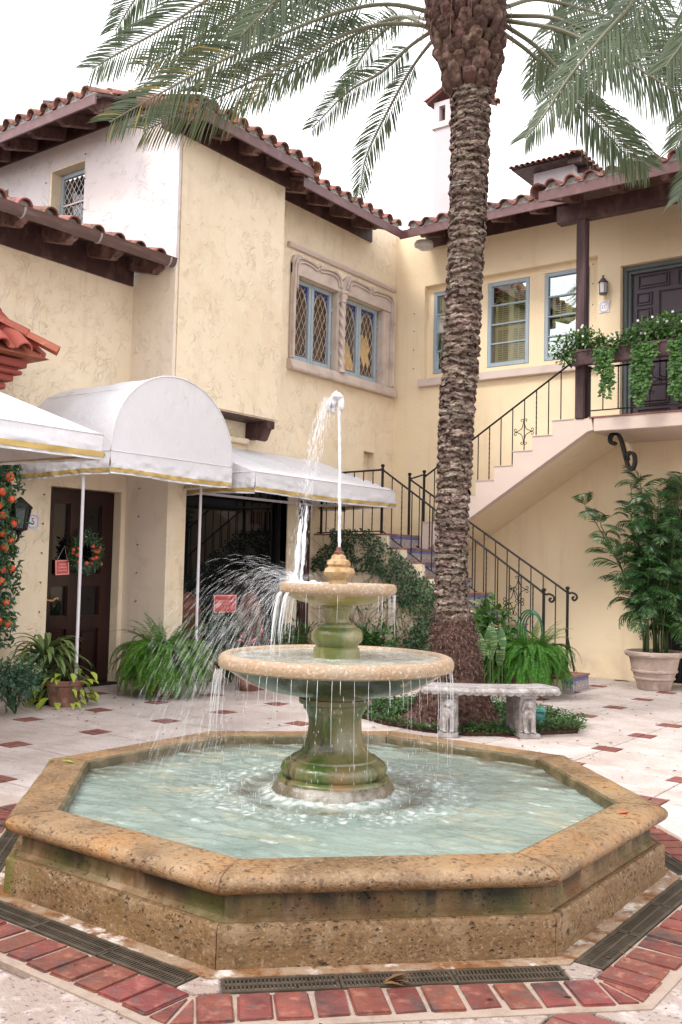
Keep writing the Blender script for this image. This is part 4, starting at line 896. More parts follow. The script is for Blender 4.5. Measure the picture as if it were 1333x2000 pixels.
# wicker chairs behind the shop glass seen dimly: chair backs
for i,(y,l) in enumerate(((8.47,'brown wicker chair back in the shop window left of the coral sign'),(9.62,'brown wicker chair back in the shop window right of the coral sign'))):
    t=thing('wicker_chair',(-8.56,y,.45),l,'chair','wicker chairs in the shop window')
    b=B(); n=16; vs=[]
    for j in range(9):
        z=.45+.60*j/8; w=.26*math.sqrt(max(.02,1-((j/8)**3)))
        for k in range(n+1): u=-1+2*k/n; vs.append((-8.615+.02*(u*u),y+u*w,z))
    b.add(vs,[(j*(n+1)+k,j*(n+1)+k+1,(j+1)*(n+1)+k+1,(j+1)*(n+1)+k) for j in range(8) for k in range(n)]); b.build('backrest',m_wick,t,smooth=True)
    b=B(); b.tube([(-8.60,y-.27*math.cos(PI*k/16),.45+.62*math.sin(PI*k/16)) for k in range(17)],.014,6); b.build('rim',m_wick,t,smooth=True)
    B().box(-8.612,-8.50,y-.24,y+.24,.42,.46).build('seat',m_wick,t,bev=.01)
    for yy in(-.2,.2): B().tube([(-8.55,y+yy,.0),(-8.55,y+yy,.42)],.014,6).build('leg',m_wick,t)
# ================================================================ GROUND
GD=B().add([(-60,-60,-.05),(60,-60,-.05),(60,60,-.05),(-60,60,-.05)],[(0,1,2,3)]).build('ground',m_grout,kind='structure')
PV=B().add([(-9.4,-7,-.022),(6,-7,-.022),(6,13,-.022),(-9.4,13,-.022)],[(0,1,2,3)]).build('courtyard_paving',m_grout,kind='structure')
XN=[-9.4,-8.4,-7.45,-6.52,-5.57,-4.70,-3.82,-2.97,-2.10,-1.23,-.36,.5,1.4]; YN=[.6,1.4,2.2,3.0,3.8,4.6,5.39,6.19,6.95,7.75,8.59,9.36,10.17,11.05,11.9,12.8]
FX,FY=-3.013,4.053
for i in range(len(XN)-1):
    for j in range(len(YN)-1):
        x0,x1,y0,y1=XN[i]+.004,XN[i+1]-.004,YN[j]+.004,YN[j+1]-.004; q=.104
        if math.hypot((x0+x1)/2-FX,(y0+y1)/2-FY)<.75: continue
        p=[(x0+q,y0),(x1-q,y0),(x1-q,y0+q),(x1,y0+q),(x1,y1-q),(x1-q,y1-q),(x1-q,y1),(x0+q,y1),(x0+q,y1-q),(x0,y1-q),(x0,y0+q),(x0+q,y0+q)]
        cm=((y0+y1)/2<2.9) or ((x0+x1)/2>-1.7 and (y0+y1)/2<4.3)
        B().prism(p,'z',-.03,-.001+R.uniform(-.0012,.0008)).build('paving_slab',m_coral if cm else m_trav,PV,bev=.0025)
half=B().box(-.097,-.004,-.097,.097,-.03,.001).mesh('brick',m_brick2,bev=.003); half2=B().box(.004,.097,-.097,.097,-.03,.0).mesh('brick',m_brick2,bev=.003)
for i in range(1,len(XN)-1):
    for j in range(1,len(YN)-1):
        if max(abs(XN[i]-FX),abs(YN[j]-FY),(abs(XN[i]-FX)+abs(YN[j]-FY))*.7071)<1.98: continue
        M_=T(XN[i],YN[j],R.uniform(-.001,.001))@RZ(R.choice((0,PI/2))+R.uniform(-.02,.02))
        inst('brick',half,PV,M_); inst('brick',half2,PV,M_)
# ---------------------------------------------------------------- octagonal brick ring, apron and drain grates
def octp(a,k,z): # vertex k of the octagon with apothem a
    r=a/math.cos(PI/8); t=PI/8+k*PI/4; return (FX+r*math.cos(t),FY+r*math.sin(t),z)
def ring(a0,a1,z0,z1,ks=range(8)):
    b=B()
    for k in ks:
        v=[octp(a0,k,z1),octp(a1,k,z1),octp(a1,k+1,z1),octp(a0,k+1,z1),octp(a1,k,z0),octp(a1,k+1,z0)]; b.add(v,[(0,1,2,3),(1,4,5,2)])
    return b
RG=ring(1.688,1.925,-.02,.004).build('brick_paving_ring',m_bmort,kind='structure',label='octagonal ring of red brick pavers round the fountain')
ring(1.49,1.572,-.02,.012).build('wet_apron',m_curb,RG)
ring(1.565,1.70,-.03,-.016).build('drain_channel',m_void,RG)
bm0=B().box(-.0592,.0592,-.097,.097,-.02,.012).mesh('brick',m_brick,bev=.006); bm1=B().box(-.0585,.0585,-.096,.096,-.02,.011); bm1.v=[(x+ (.004 if y>0 else -.003),y+x*.05,z) for x,y,z in bm1.v]; bm1=bm1.mesh('brick',m_brick,bev=.008)
for k in range(8):
    ang=PI/4*(k+1)   # outward normal of side k..k+1
    Mx=T(FX,FY,0)@RZ(ang-PI/2)   # local +y outward
    n=11; L=.1262*n
    for i in range(n):
        inst('brick',(bm0,bm1)[i%2],RG,Mx@T(-L/2+.1262*(i+.5)+R.uniform(-.003,.003),1.79+R.uniform(-.006,.006),R.uniform(-.003,.003))@RZ(R.uniform(-.025,.025))@RX(R.uniform(-.012,.012)))
    # wedge bricks at the corner
    x0=L/2+.007; m=math.tan(PI/8); ys=(x0+.012)/m
    b=B(); b.prism([(x0,ys),(x0+.003,ys),(1.885*m-.008,1.885),(x0,1.885)],'z',-.02,.010); b.build('brick',m_brick,RG,bev=.003,basis=Mx)
    b=B(); b.prism([(-x0,ys),(-x0-.003,ys),(-1.885*m+.008,1.885),(-x0,1.885)],'z',-.02,.010); b.build('brick',m_brick,RG,bev=.003,basis=Mx)
    # corner stone between grates
    a=.612; t0=1.574
    c=B(); d1=Vector((math.sin(PI/8),math.cos(PI/8)))
    P1=(a,t0);P2=(t0*m,t0);P4=(a,1.686);P3=(1.686*m,1.686)
    def mir(p):  # reflect across the corner line
        n_=Vector((math.cos(PI/8),-math.sin(PI/8))); v=Vector(p); return tuple(v-2*v.dot(n_)*n_)
    c.prism([P1,P2,mir(P1),mir(P4),P3,P4],'z',-.02,.009); c.build('corner_stone',m_coral,RG,bev=.004,basis=Mx)
gb=B(); L=.402; Wd=.108
for y0,y1 in((0,.013),(.049,.060),(.096,.109)): gb.box(-L/2,L/2,y0,y1,-.012,.004)
for x in(-L/2,L/2-.012): gb.box(x,x+.012,.013,.096,-.012,.004)
x=-L/2+.022
while x<L/2-.016:
    gb.box(x,x+.0062,.013,.049,-.012,.0025); gb.box(x,x+.0062,.060,.096,-.012,.0025); x+=.0142
for x in(-.15,-.05,.06,.14): gb.box(x-.015,x+.015,-.006,0,-.012,.002)
gm=gb.mesh('drain_grate',m_grate)
SIDE={6:'under the front basin face',5:'under the left front basin face',7:'under the right front basin face',4:'under the far left basin face',0:'behind the basin\'s right corner',1:'behind the basin on the right',2:'behind the basin',3:'behind the basin on the left'}
WH=('left end','middle','right end')
for k in range(8):
    ang=PI/4*(k+1); Mx=T(FX,FY,0)@RZ(ang-PI/2)
    for j in range(3):
        o=bpy.data.objects.new('drain_grate',gm); link(o,None,Mx@T((j-1)*.406,1.576,.006+R.uniform(-.001,.002))@RZ(R.uniform(-.006,.006)))
        tag(o,'slotted drain grate %s, %s of its row'%(SIDE[(k)%8],WH[2-j] if k in(4,5,6,7) else WH[j]),'drain grate','slotted drain grates round the fountain')
# ================================================================ FOUNTAIN
FT=thing('fountain',(FX,FY,0),'three-tiered mossy stone fountain in the middle of an octagonal basin','fountain')
def seg(prof,k,n,gap,name,m,amp=.003,closed=True,f=6,wet=False):
    """extrude (apothem,z) profile along one side of the octagon with mitred ends and weathered wobble"""
    b=B(); P=len(prof)
    for i in range(n+1):
        t=i/n
        for (a,z) in prof:
            p=Vector(octp(a,k,z)); q=Vector(octp(a,k+1,z)); d=(q-p).normalized(); p=p+d*gap; q=q-d*gap; v=p.lerp(q,t)
            w=noise.noise(v*f)*amp+noise.noise(v*f*4)*amp*.5; nd=Vector((math.cos((k+1)*PI/4),math.sin((k+1)*PI/4),0))
            b.v.append(tuple(v+nd*w+Vector((0,0,w*.6 if z>.02 else 0))))
    fs=[(i*P+j,i*P+(j+1)%P,(i+1)*P+(j+1)%P,(i+1)*P+j) for i in range(n) for j in range(P if closed else P-1)]
    fs+=[tuple(range(P)),tuple(n*P+j for j in range(P))[::-1]]
    b.f=fs; b.m=[(1 if (wet and q<P*n and (q%P)<3) else 0) for q in range(len(fs))]; return b.build(name,m,FT,smooth='auto')
CP=[(1.285,.262),(1.285,.312),(1.292,.327),(1.308,.3345),(1.33,.3355),(1.40,.3357),(1.465,.335),(1.490,.331),(1.508,.321),(1.519,.306),(1.519,.290),(1.510,.274),(1.494,.264),(1.46,.2615)]
WL=[(1.30,.0),(1.30,.2645),(1.442,.2645),(1.444,.22),(1.448,.175),(1.47,.160),(1.47,0)]
PL=[(1.46,.0),(1.46,.155),(1.487,.163),(1.500,.160),(1.507,.150),(1.507,.08),(1.510,0)]
for k in range(8):
    seg(CP,k,36,.0022,'coping_stone',[m_cop,m_algae],.0035,wet=True)
    seg(WL,k,20,.0,'basin_wall',m_bas,.0025)
    seg(PL,k,30,.0012,'plinth_stone',m_bas2,.005)
    j=B()
    for (a,z),(a2,z2) in zip(CP[3:12],CP[4:13]):
        pass
    r0=[Vector(octp(a-.0035,k,z-.001)) for a,z in CP[2:13]]; tn=Vector((-math.sin(PI/8+k*PI/4),math.cos(PI/8+k*PI/4),0))*.007
    vs=[p-tn for p in r0]+[p+tn for p in r0]; n=len(r0); j.add(vs,[(i,i+1,n+i+1,n+i) for i in range(n-1)]); 
    j2=[Vector(octp(a-.0005,k,z+.0012)) for a,z in CP[3:13]]
    w=.0055 if k in(5,6,7) else .003
    vs=[p-tn*w/.007 for p in j2]+[p+tn*w/.007 for p in j2]; n=len(j2); j.add(vs,[(i,i+1,n+i+1,n+i) for i in range(n-1)])
    j.build('joint',m_joint,FT)
N_=64
bump=lambda s,a: (lambda an,z: noise.noise(Vector((math.cos(an)*s,math.sin(an)*s,z*s*2)))*a)
def lat(prof,name,m,n=N_,w=None,parent=FT):
    b=B(); b.lathe(prof,n,(FX,FY,0),wob=w); return b.build(name,m,parent,smooth='auto',merge=True)
PDP=[(.19,.790),(.197,.762),(.205,.758),(.205,.738),(.199,.730),(.181,.724),(.179,.708),(.163,.690),(.152,.668),(.148,.64),(.150,.60),(.156,.56),(.168,.52),(.187,.488),(.218,.464),(.239,.457),(.243,.447),(.261,.441),(.283,.426),(.295,.402),(.290,.378),(.280,.366),(.304,.360),(.311,.352),(.312,.34)]
lat([(r*.93,z) for r,z in PDP],'pedestal',m_ped,72,bump(3,.02))
lat([(.26,.346),(.288,.344),(.297,.336),(.312,.312),(.322,.29),(.33,.10)],'foot_slab',m_wetslab,72,bump(4,.03))
LB=lat([(.0,.83),(.3,.87),(.48,.93),(.538,.958),(.546,.972),(.560,.982),(.582,.983),(.599,.975),(.609,.958),(.611,.935),(.607,.920),(.594,.912),(.570,.911)],'lower_bowl',m_lip,96,bump(5,.006))
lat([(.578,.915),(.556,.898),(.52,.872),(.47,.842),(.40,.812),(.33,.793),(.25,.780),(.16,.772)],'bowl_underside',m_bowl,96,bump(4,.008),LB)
lat([(.11,1.24),(.078,1.236),(.080,1.222),(.071,1.212),(.067,1.19),(.060,1.168),(.066,1.148),(.094,1.136),(.100,1.122),(.116,1.118),(.131,1.100),(.136,1.078),(.131,1.052),(.114,1.034),(.108,1.022),(.120,1.012),(.122,.985),(.125,.90)],'stem',m_stem,48,bump(6,.03))
UB=lat([(.0,1.28),(.24,1.295),(.262,1.318),(.272,1.335),(.286,1.350),(.298,1.347),(.306,1.332),(.305,1.310),(.296,1.297),(.276,1.290)],'upper_bowl',m_lip,72,bump(6,.012))
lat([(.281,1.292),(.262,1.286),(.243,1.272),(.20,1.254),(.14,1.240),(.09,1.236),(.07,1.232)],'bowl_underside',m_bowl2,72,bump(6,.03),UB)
lat([(0,1.505),(.022,1.504),(.036,1.492),(.040,1.476),(.056,1.466),(.060,1.448),(.052,1.436),(.070,1.426),(.080,1.408),(.074,1.392),(.058,1.378),(.046,1.366),(.050,1.34),(.06,1.30)],'finial',m_fin,60,lambda a,z:.12*math.sin(a*5+z*30)*math.exp(-((z-1.42)/.05)**2)+.10*noise.noise(Vector((math.cos(a)*3,math.sin(a)*3,z*40))))
lat([(.0,1.538),(.014,1.538),(.017,1.52),(.026,1.514),(.028,1.496)],'nozzle',m_rust,16,bump(20,.2))
B().lathe([(0,.02),(1.32,.02)],8,(FX,FY,0)).build('basin_floor',m_pool,FT)
# ---------------------------------------------------------------- water
WL_=.284
def oct_in(x,y,a):
    dx,dy=x-FX,y-FY
    return max(abs(dx),abs(dy),(abs(dx)+abs(dy))*.70711)<=a
b=B(); n=230; S_=1.32*2/n; idx={}; AT=[]
for i in range(n+1):
    for j in range(n+1):
        x=FX-1.32+i*S_; y=FY-1.32+j*S_; r=math.hypot(x-FX,y-FY)
        p=Vector((x,y,0)); q_=Vector((x*.6+y*.3,y*1.3-x*.3,0)); h=.0075*noise.noise(q_*8)+.0045*noise.noise(q_*19)+.0020*noise.noise(p*45)
        rip=math.exp(-((r-.58)/.16)**2); h+=rip*(.012*noise.noise(p*24)+.006*noise.noise(p*55))
        h+=math.exp(-((r-.30)/.05)**2)*(.014+.007*noise.noise(p*40))-math.exp(-((r-.42)/.07)**2)*.012
        h+=.0020*math.sin(r*52)*math.exp(-((r-.8)/.25)**2)
        idx[i,j]=len(b.v); b.v.append((x,y,WL_+h))
        nz=noise.noise(p*7+Vector((0,0,3)))+.6*noise.noise(p*21); mk=math.exp(-((r-.45)/.07)**2)*max(0,min(1,.62+1.1*nz))*.8+min(.85,max(0,((max(abs(x-FX),abs(y-FY),(abs(x-FX)+abs(y-FY))*.7071)-1.02)/.24)))*max(0,min(1,.75+1.6*noise.noise(q_*9)))*(1 if (x-FX)*-.594+(y-FY)*.804>.15 else .12)  # murky trough ring, plus dark inner-wall reflection painted along the far rim
        fm=math.exp(-((r-.335)/.045)**2)*max(0,min(1,.45+1.3*noise.noise(p*30)))+math.exp(-((r-.60)/.10)**2)*max(0,min(.9,-.15+1.9*noise.noise(p*34)))
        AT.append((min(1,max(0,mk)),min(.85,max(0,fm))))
for i in range(n):
    for j in range(n):
        if oct_in(FX-1.32+(i+.5)*S_,FY-1.32+(j+.5)*S_,1.297): b.f.append((idx[i,j],idx[i+1,j],idx[i+1,j+1],idx[i,j+1])); b.m.append(0)
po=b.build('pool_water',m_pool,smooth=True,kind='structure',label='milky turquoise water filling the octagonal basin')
for ii,nm in enumerate(('murk_reflection','foam')):
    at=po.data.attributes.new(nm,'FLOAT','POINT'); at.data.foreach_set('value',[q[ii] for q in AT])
def disc(r,z,name,m,amp,lab):
    b=B(); K=40; Q=72; b.v.append((FX,FY,z))
    for k in range(1,K+1):
        for q in range(Q):
            a=2*PI*q/Q; p=Vector((FX+r*k/K*math.cos(a),FY+r*k/K*math.sin(a),0)); b.v.append((p.x,p.y,z+amp*(noise.noise(p*16)+.5*noise.noise(p*45))))
    b.f=[(0,1+q,1+(q+1)%Q) for q in range(Q)]+[(1+(k-1)*Q+q,1+k*Q+q,1+k*Q+(q+1)%Q,1+(k-1)*Q+(q+1)%Q) for k in range(1,K) for q in range(Q)]; b.m=[0]*len(b.f)
    return b.build(name,m,smooth=True,kind='structure',label=lab)
disc(.545,.967,'bowl_water',m_wet,.004,'water brimming in the wide lower bowl'); disc(.268,1.328,'bowl_water',m_wet,.003,'water brimming in the small upper bowl')
def drop(b,p,d,L,r):
    d=Vector(d).normalized(); x=d.orthogonal().normalized(); y=d.cross(x); p=Vector(p)
    vs=[p-d*L/2]+[p+x*r*math.cos(a)+y*r*math.sin(a) for a in(0,2*PI/3,4*PI/3)]+[p+d*L/2]
    b.add(vs,[(0,2,1),(0,3,2),(0,1,3),(4,1,2),(4,2,3),(4,3,1)])
def strand(b,x,y,z0,z1,r,dx=0,dy=0):
    n=10; pts=[];k=R.random()*9; ph=R.uniform(.2,.9)
    for i in range(n+1):
        t=i/n; z=z0+(z1-z0)*t; pts.append((x+dx*math.sqrt(t)+.0035*noise.noise(Vector((k,z*9,0))),y+dy*math.sqrt(t)+.0035*noise.noise(Vector((k+5,z*9,0))),z))
    b.tube(pts,[r*(1.15-.75*i/n)*(1+.45*noise.noise(Vector((k,i*2.7,1)))) for i in range(n+1)],5)
rv=Vector((.8038,.5944,0)); LEFT=-rv; FWD=Vector((-.5944,.8038,0))
b=B(); N=64
for i in range(N):
    a=2*PI*(i+R.uniform(-.4,.4))/N; cx,cy=FX+.600*math.cos(a),FY+.600*math.sin(a)
    if R.random()<.12: continue
    L=R.choice((.06,.12,.2,.3,.45)); z1=max(.27,.91-L)
    strand(b,cx,cy,.914,z1,R.uniform(.0008,.0019),.012*math.cos(a),.012*math.sin(a))
    for k in range(R.randint(5,12)): 
        z=R.uniform(.28,.86); drop(b,(cx+R.uniform(-.02,.03)*math.cos(a),cy+R.uniform(-.02,.03)*math.sin(a),z),(0,0,1),R.uniform(.010,.040),R.uniform(.0008,.0018))
for i in range(13):
    w=LEFT*R.uniform(.50,.585); a=math.atan2(w.y,w.x)+R.uniform(-.45,.45); rr=.602+R.uniform(-.01,.02); strand(b,FX+rr*math.cos(a),FY+rr*math.sin(a),.90,R.uniform(.55,.84),R.uniform(.0008,.0018),.03*math.cos(a),.03*math.sin(a))
for i in range(26):
    a=2*PI*R.random(); strand(b,FX+.30*math.cos(a),FY+.30*math.sin(a),1.296,R.uniform(1.05,1.25),R.uniform(.0008,.0016))
for i in range(22):
    a=math.atan2(LEFT.y,LEFT.x)+R.uniform(-.75,.75); strand(b,FX+.302*math.cos(a),FY+.302*math.sin(a),1.30,R.uniform(.955,1.18),R.uniform(.0012,.0038),.045*math.cos(a),.045*math.sin(a))
b.build('water_curtain',m_fall,smooth=True,kind='stuff',label='thin strings of water falling from the rims of both bowls',cat='water')
# jet and its falling head
JT=thing('water_jet',(FX,FY,1.53),'white jet of water rising from the fountain nozzle and collapsing to the left','water jet')
b=B(); pts=[];rd=[]
for i in range(60):
    t=i/59; z=1.53+.80*t; pts.append(Vector((FX,FY,z))+LEFT*(.022*t*t)+rv*.004*noise.noise(Vector((0,0,z*8)))); rd.append(.0082*(1-.10*t)*(1+.45*noise.noise(Vector((3,0,z*34)))+.3*noise.noise(Vector((9,0,z*80)))))
b.tube(pts,rd,8)
for k in range(5):
    o=Vector((R.uniform(-.006,.006),R.uniform(-.006,.006),0)); i0=R.randint(0,12); i1=R.randint(16,29); b.tube([p+o*(1+.5*math.sin(p.z*20+k)) for p in pts[i0:i1]],[.0022*(1+.6*noise.noise(Vector((k,p.z*40,0)))) for p in pts[i0:i1]],5)
b.build('jet_column',m_jet,JT,smooth=True)
b=B(); H0=pts[-1]
def blob(b,c,rx,rz,seed,amp=.35):
    n1,n2=12,9; vs=[]
    for i in range(n2+1):
        for j in range(n1):
            th=PI*i/n2; a=2*PI*j/n1; d=Vector((math.sin(th)*math.cos(a),math.sin(th)*math.sin(a),math.cos(th))); q=1+amp*noise.noise(d*2.2+Vector((seed,0,0)))
            vs.append(Vector(c)+Vector((d.x*rx*q,d.y*rx*q,d.z*rz*q)))
    b.add(vs,[(i*n1+j,i*n1+(j+1)%n1,(i+1)*n1+(j+1)%n1,(i+1)*n1+j) for i in range(n2) for j in range(n1)])
blob(b,H0+LEFT*.004+Vector((0,0,.005)),.032,.020,1); blob(b,H0+LEFT*.024-Vector((0,0,.022)),.016,.032,2); blob(b,H0+LEFT*-.014-Vector((0,0,.035)),.020,.045,3); blob(b,H0+LEFT*-.008-Vector((0,0,.075)),.010,.05,7,.7)
for k in range(16): blob(b,H0+LEFT*R.uniform(-.02,.045)+FWD*R.uniform(-.02,.02)+Vector((0,0,R.uniform(-.07,.018))),R.uniform(.004,.013),R.uniform(.006,.020),k+20,.8)
b.build('jet_head',m_jet,JT,smooth=True)
b=B()
def fall_path(s,o,zend): # parabola from the head
    out=[]; 
    for i in range(16):
        t=.46*math.sqrt(i/15)*s; z=H0.z+.02-4.9*t*t*1.0
        out.append(H0+LEFT*(.02+o+.42*t)+Vector((0,0,z-H0.z)))
    return [p for p in out if p.z>zend]
for k in range(5):
    o=R.uniform(-.012,.03); p=fall_path(1,o,1.36); m=len(p)
    p=[q+FWD*R.uniform(-.004,.004) for q in p]
    a0=R.randint(0,2); a1=min(m,a0+R.randint(3,6)); 
    if a1-a0>2: b.tube(p[a0:a1],[R.uniform(.001,.003)*(1 if 0<i<a1-a0-1 else .3) for i in range(a1-a0)],6)
for k in range(13):     # lower white column just above the upper bowl
    o=R.uniform(-.020,.020); z0=R.uniform(1.48,1.78); z1=z0-R.uniform(.12,.32)
    base=Vector((FX,FY,0))+LEFT*(.19+o*1.0)+FWD*R.uniform(-.02,.02)
    b.tube([base+LEFT*.02*(1-(z0+(max(z1,1.335)-z0)*i/8-1.33)/.45)+rv*.006*noise.noise(Vector((k,i*.8,0)))+Vector((0,0,z0+(max(z1,1.335)-z0)*i/8)) for i in range(9)],[.002]+[R.uniform(.003,.010) for _ in range(7)]+[.002],6)
b.build('falling_ribbons',m_fall,JT,smooth=True,kind='stuff')
b=B()
for k in range(900):
    t=R.uniform(.02,.46); q=H0+LEFT*(R.uniform(-.02,.05)+.42*t)+Vector((0,0,-4.9*t*t))+FWD*R.uniform(-.03,.03)+rv*R.gauss(0,.012)
    if q.z>1.34: drop(b,q,Vector((0,0,1))+LEFT*-.1,R.uniform(.015,.06),R.uniform(.0006,.0016))
b.build('falling_drops',m_drop,JT,kind='stuff')
# splash thrown off the upper bowl
b=B(); P0=Vector((FX,FY,1.345))+LEFT*.20
for k in range(3600):
    sp=abs(R.gauss(0,1)); vx=R.uniform(.05,1.0)**.8*1.75; vz=R.uniform(-.5,1.75)*(.35+.65*vx/1.75); vy=R.gauss(0,.35)
    t=R.uniform(.01,.46)**.9; p=P0+LEFT*(R.uniform(-.06,.08)+vx*t)+FWD*vy*t+Vector((0,0,vz*t-4.9*t*t))
    if p.z<.96 and (p-Vector((FX,FY,p.z))).length<.62: continue
    if p.z<.3: continue
    v=LEFT*vx+FWD*vy+Vector((0,0,vz-9.8*t)); s=v.length
    drop(b,p,v,min(.11,.008+.026*s*R.uniform(.5,1.5)),R.uniform(.00035,.0008)*(1.6 if k%11==0 else 1))
for k in range(260):
    a=R.random()*2*PI; vx=R.uniform(.1,.8); t=R.uniform(0,.3); d=Vector((math.cos(a),math.sin(a),0)); vz=R.uniform(.2,1.2)
    p=P0+d*(vx*t+.02)+Vector((0,0,vz*t-4.9*t*t)); 
    if p.z<1.33 and (p-Vector((FX,FY,p.z))).length<.31: continue
    drop(b,p,d*vx+Vector((0,0,vz-9.8*t)),R.uniform(.008,.03),R.uniform(.0006,.0016))
b.build('water_splash',m_drop,kind='stuff',label='fan of fine spray thrown left off the upper bowl',cat='spray')
b=B()
for k in range(46):
    a=R.random()*2*PI; r=abs(R.gauss(0,.055)); c=P0+Vector((math.cos(a),math.sin(a),0))*r+rv*R.uniform(-.05,.12)*0.9+Vector((0,0,-.012+R.uniform(0,.014)))
    if (c-Vector((FX,FY,c.z))).length<.29: blob(b,c,R.uniform(.008,.022),R.uniform(.006,.018),k,.7)
for k in range(14):
    d=(LEFT*R.uniform(.3,1)+FWD*R.uniform(-.6,.6)+Vector((0,0,R.uniform(.3,1.2)))).normalized(); b.tube([P0-Vector((0,0,.01)),P0+d*.035,P0+d*R.uniform(.05,.09)],[.007,.004,.0005],5)
b.build('splash_foam',m_foam,smooth=True,kind='stuff',label='white churned foam where the jet lands on the upper bowl',cat='foam')
# foam ring and bubbles round the pedestal
b=B()
for k in range(1300):
    a=R.random()*2*PI; r=R.gauss(.34,.03) if k<500 else R.gauss(.60,.09)
    rr=R.uniform(.0012,.005); blob(b,(FX+r*math.cos(a),FY+r*math.sin(a),WL_+(.010 if r<.38 else .0)+rr*.2),rr,rr*.7,k,.2) if False else drop(b,(FX+r*math.cos(a),FY+r*math.sin(a),WL_+.006+rr),(R.gauss(0,.3),R.gauss(0,.3),1),rr*R.uniform(2,6),rr*.5)
b.build('surface_splashes',m_drop,kind='stuff',label='tiny splash crowns on the pool round the pedestal',cat='splashes')
# leaves and litter
def leafq(b,p,d,up,L,w,fold=.25,mi=0):
    p=Vector(p);d=Vector(d).normalized(); s=d.cross(Vector(up)); s=s.normalized() if s.length>1e-5 else d.orthogonal().normalized(); u=s.cross(d)
    m=p+d*L*.45; b.add([p,m+s*w/2+u*w*fold,p+d*L-u*L*.08,m-s*w/2+u*w*fold],[(0,1,2),(0,2,3)],mi)
def litter(n,name,m,box,z,L,label):
    b=B()
    for k in range(n):
        x,y=R.uniform(box[0],box[1]),R.uniform(box[2],box[3])
        if 1.93>max(abs(x-FX),abs(y-FY),(abs(x-FX)+abs(y-FY))*.7071)>.0 and z<.1 and max(abs(x-FX),abs(y-FY),(abs(x-FX)+abs(y-FY))*.7071)<1.52: continue
        a=R.random()*2*PI; l=R.uniform(*L); leafq(b,(x,y,z+.006+l*.06),(math.cos(a),math.sin(a),R.uniform(-.05,.15)),(0,0,1),l,l*R.uniform(.15,.5),R.uniform(0,.4))
    return b.build(name,m,kind='stuff',label=label,cat='leaf litter')
litter(210,'leaf_litter',m_litter,(-5.4,.2,1.9,5.5),.004,(.006,.035),'small dry leaf bits scattered round the brick ring')
litter(900,'leaf_litter',m_litter,(-8.4,-2,5.5,12.6),.0,(.01,.05),'dry leaf bits scattered over the pale paving')
g_=B()
for (x,y,z,a,l) in((-4.37,3.38,.342,.6,.09),(-4.42,3.34,.342,2.2,.07)): leafq(g_,(x,y,z),(math.cos(a),math.sin(a),0),(0,0,1),l,.022)
g_.build('green_leaf',m_lime,label='narrow green leaf lying on the left side of the coping',cat='leaf')
g_=B(); leafq(g_,(-1.62,4.36,.341),(.3,1,0),(0,0,1),.09,.03,.1); g_.build('fallen_petal',m_orange,label='small orange petal lying on the right corner of the coping',cat='petal')
for (x,y,z,L,a,lb,mm) in((-1.86,2.83,.022,.09,.8,'dark shrivelled leaf lying on the front bricks',m_litter),(-1.27,4.2,.02,.05,.3,'dried purple flower head lying on the right grate',m_pinkp),(-1.72,2.5,.01,.07,.3,'curled brown leaf on the rough paving in front',m_litter)):
    g_=B()
    for k in range(9): leafq(g_,(x+R.uniform(-.02,.02),y+R.uniform(-.02,.02),z),(math.cos(a+R.uniform(-.4,.4)),math.sin(a+R.uniform(-.4,.4)),R.uniform(-.1,.3)),(0,0,1),L*R.uniform(.5,1),L*.25)
    g_.build('fallen_leaf',mm,label=lb,cat='leaf')
# ================================================================ PALM
PX,PY=-4.6,8.0; U=Vector((.8669,.4985,0))
PT=thing('palm_tree',(PX,PY,0),'tall date palm with scaly trunk and arching fronds rising behind the bench','tree')
PR=[(-.02,.015,.52),(.10,.02,.40),(.43,.046,.245),(.63,.043,.222),(.80,.03,.205),(.95,.015,.175),(1.11,.0,.152),(1.5,-.012,.150),(1.98,-.009,.152),(2.47,.005,.163),(2.97,.016,.168),(3.46,.045,.174),(3.96,.061,.168),(4.47,.077,.172),(4.97,.096,.180),(5.48,.10,.182),(5.99,.097,.188),(6.2,.10,.21),(6.4,.09,.25),(6.6,.07,.28),(6.8,.045,.33),(7.05,.035,.35),(7.3,.03,.30),(7.5,.03,.15)]
def pax(z):
    for (a,b_) in zip(PR,PR[1:]):
        if a[0]<=z<=b_[0]:
            t=(z-a[0])/(b_[0]-a[0]); return a[1]+(b_[1]-a[1])*t,a[2]+(b_[2]-a[2])*t
    return PR[-1][1],PR[-1][2]
b=B(); n=40; zs=[ -.02+ i*.04 for i in range(189)]
for z in zs:
    o,r=pax(z)
    for j in range(n):
        a=2*PI*j/n; q=r*(1+.05*noise.noise(Vector((math.cos(a)*4,math.sin(a)*4,z*9)))*(2.6 if z<.95 else 1)+.04*noise.noise(Vector((math.cos(a)*9,math.sin(a)*9,z*25)))*(2 if z<.95 else 1))-(.020 if z>1 else 0)
        b.v.append((PX+U.x*o+q*math.cos(a),PY+U.y*o+q*math.sin(a),z))
for i in range(len(zs)-1):
    for j in range(n): b.f.append((i*n+j,i*n+(j+1)%n,(i+1)*n+(j+1)%n,(i+1)*n+j)); b.m.append(0 if zs[i]>.95 else 1)
TR_=b.build('trunk',[m_rough_palm,m_root],PT,smooth=True)
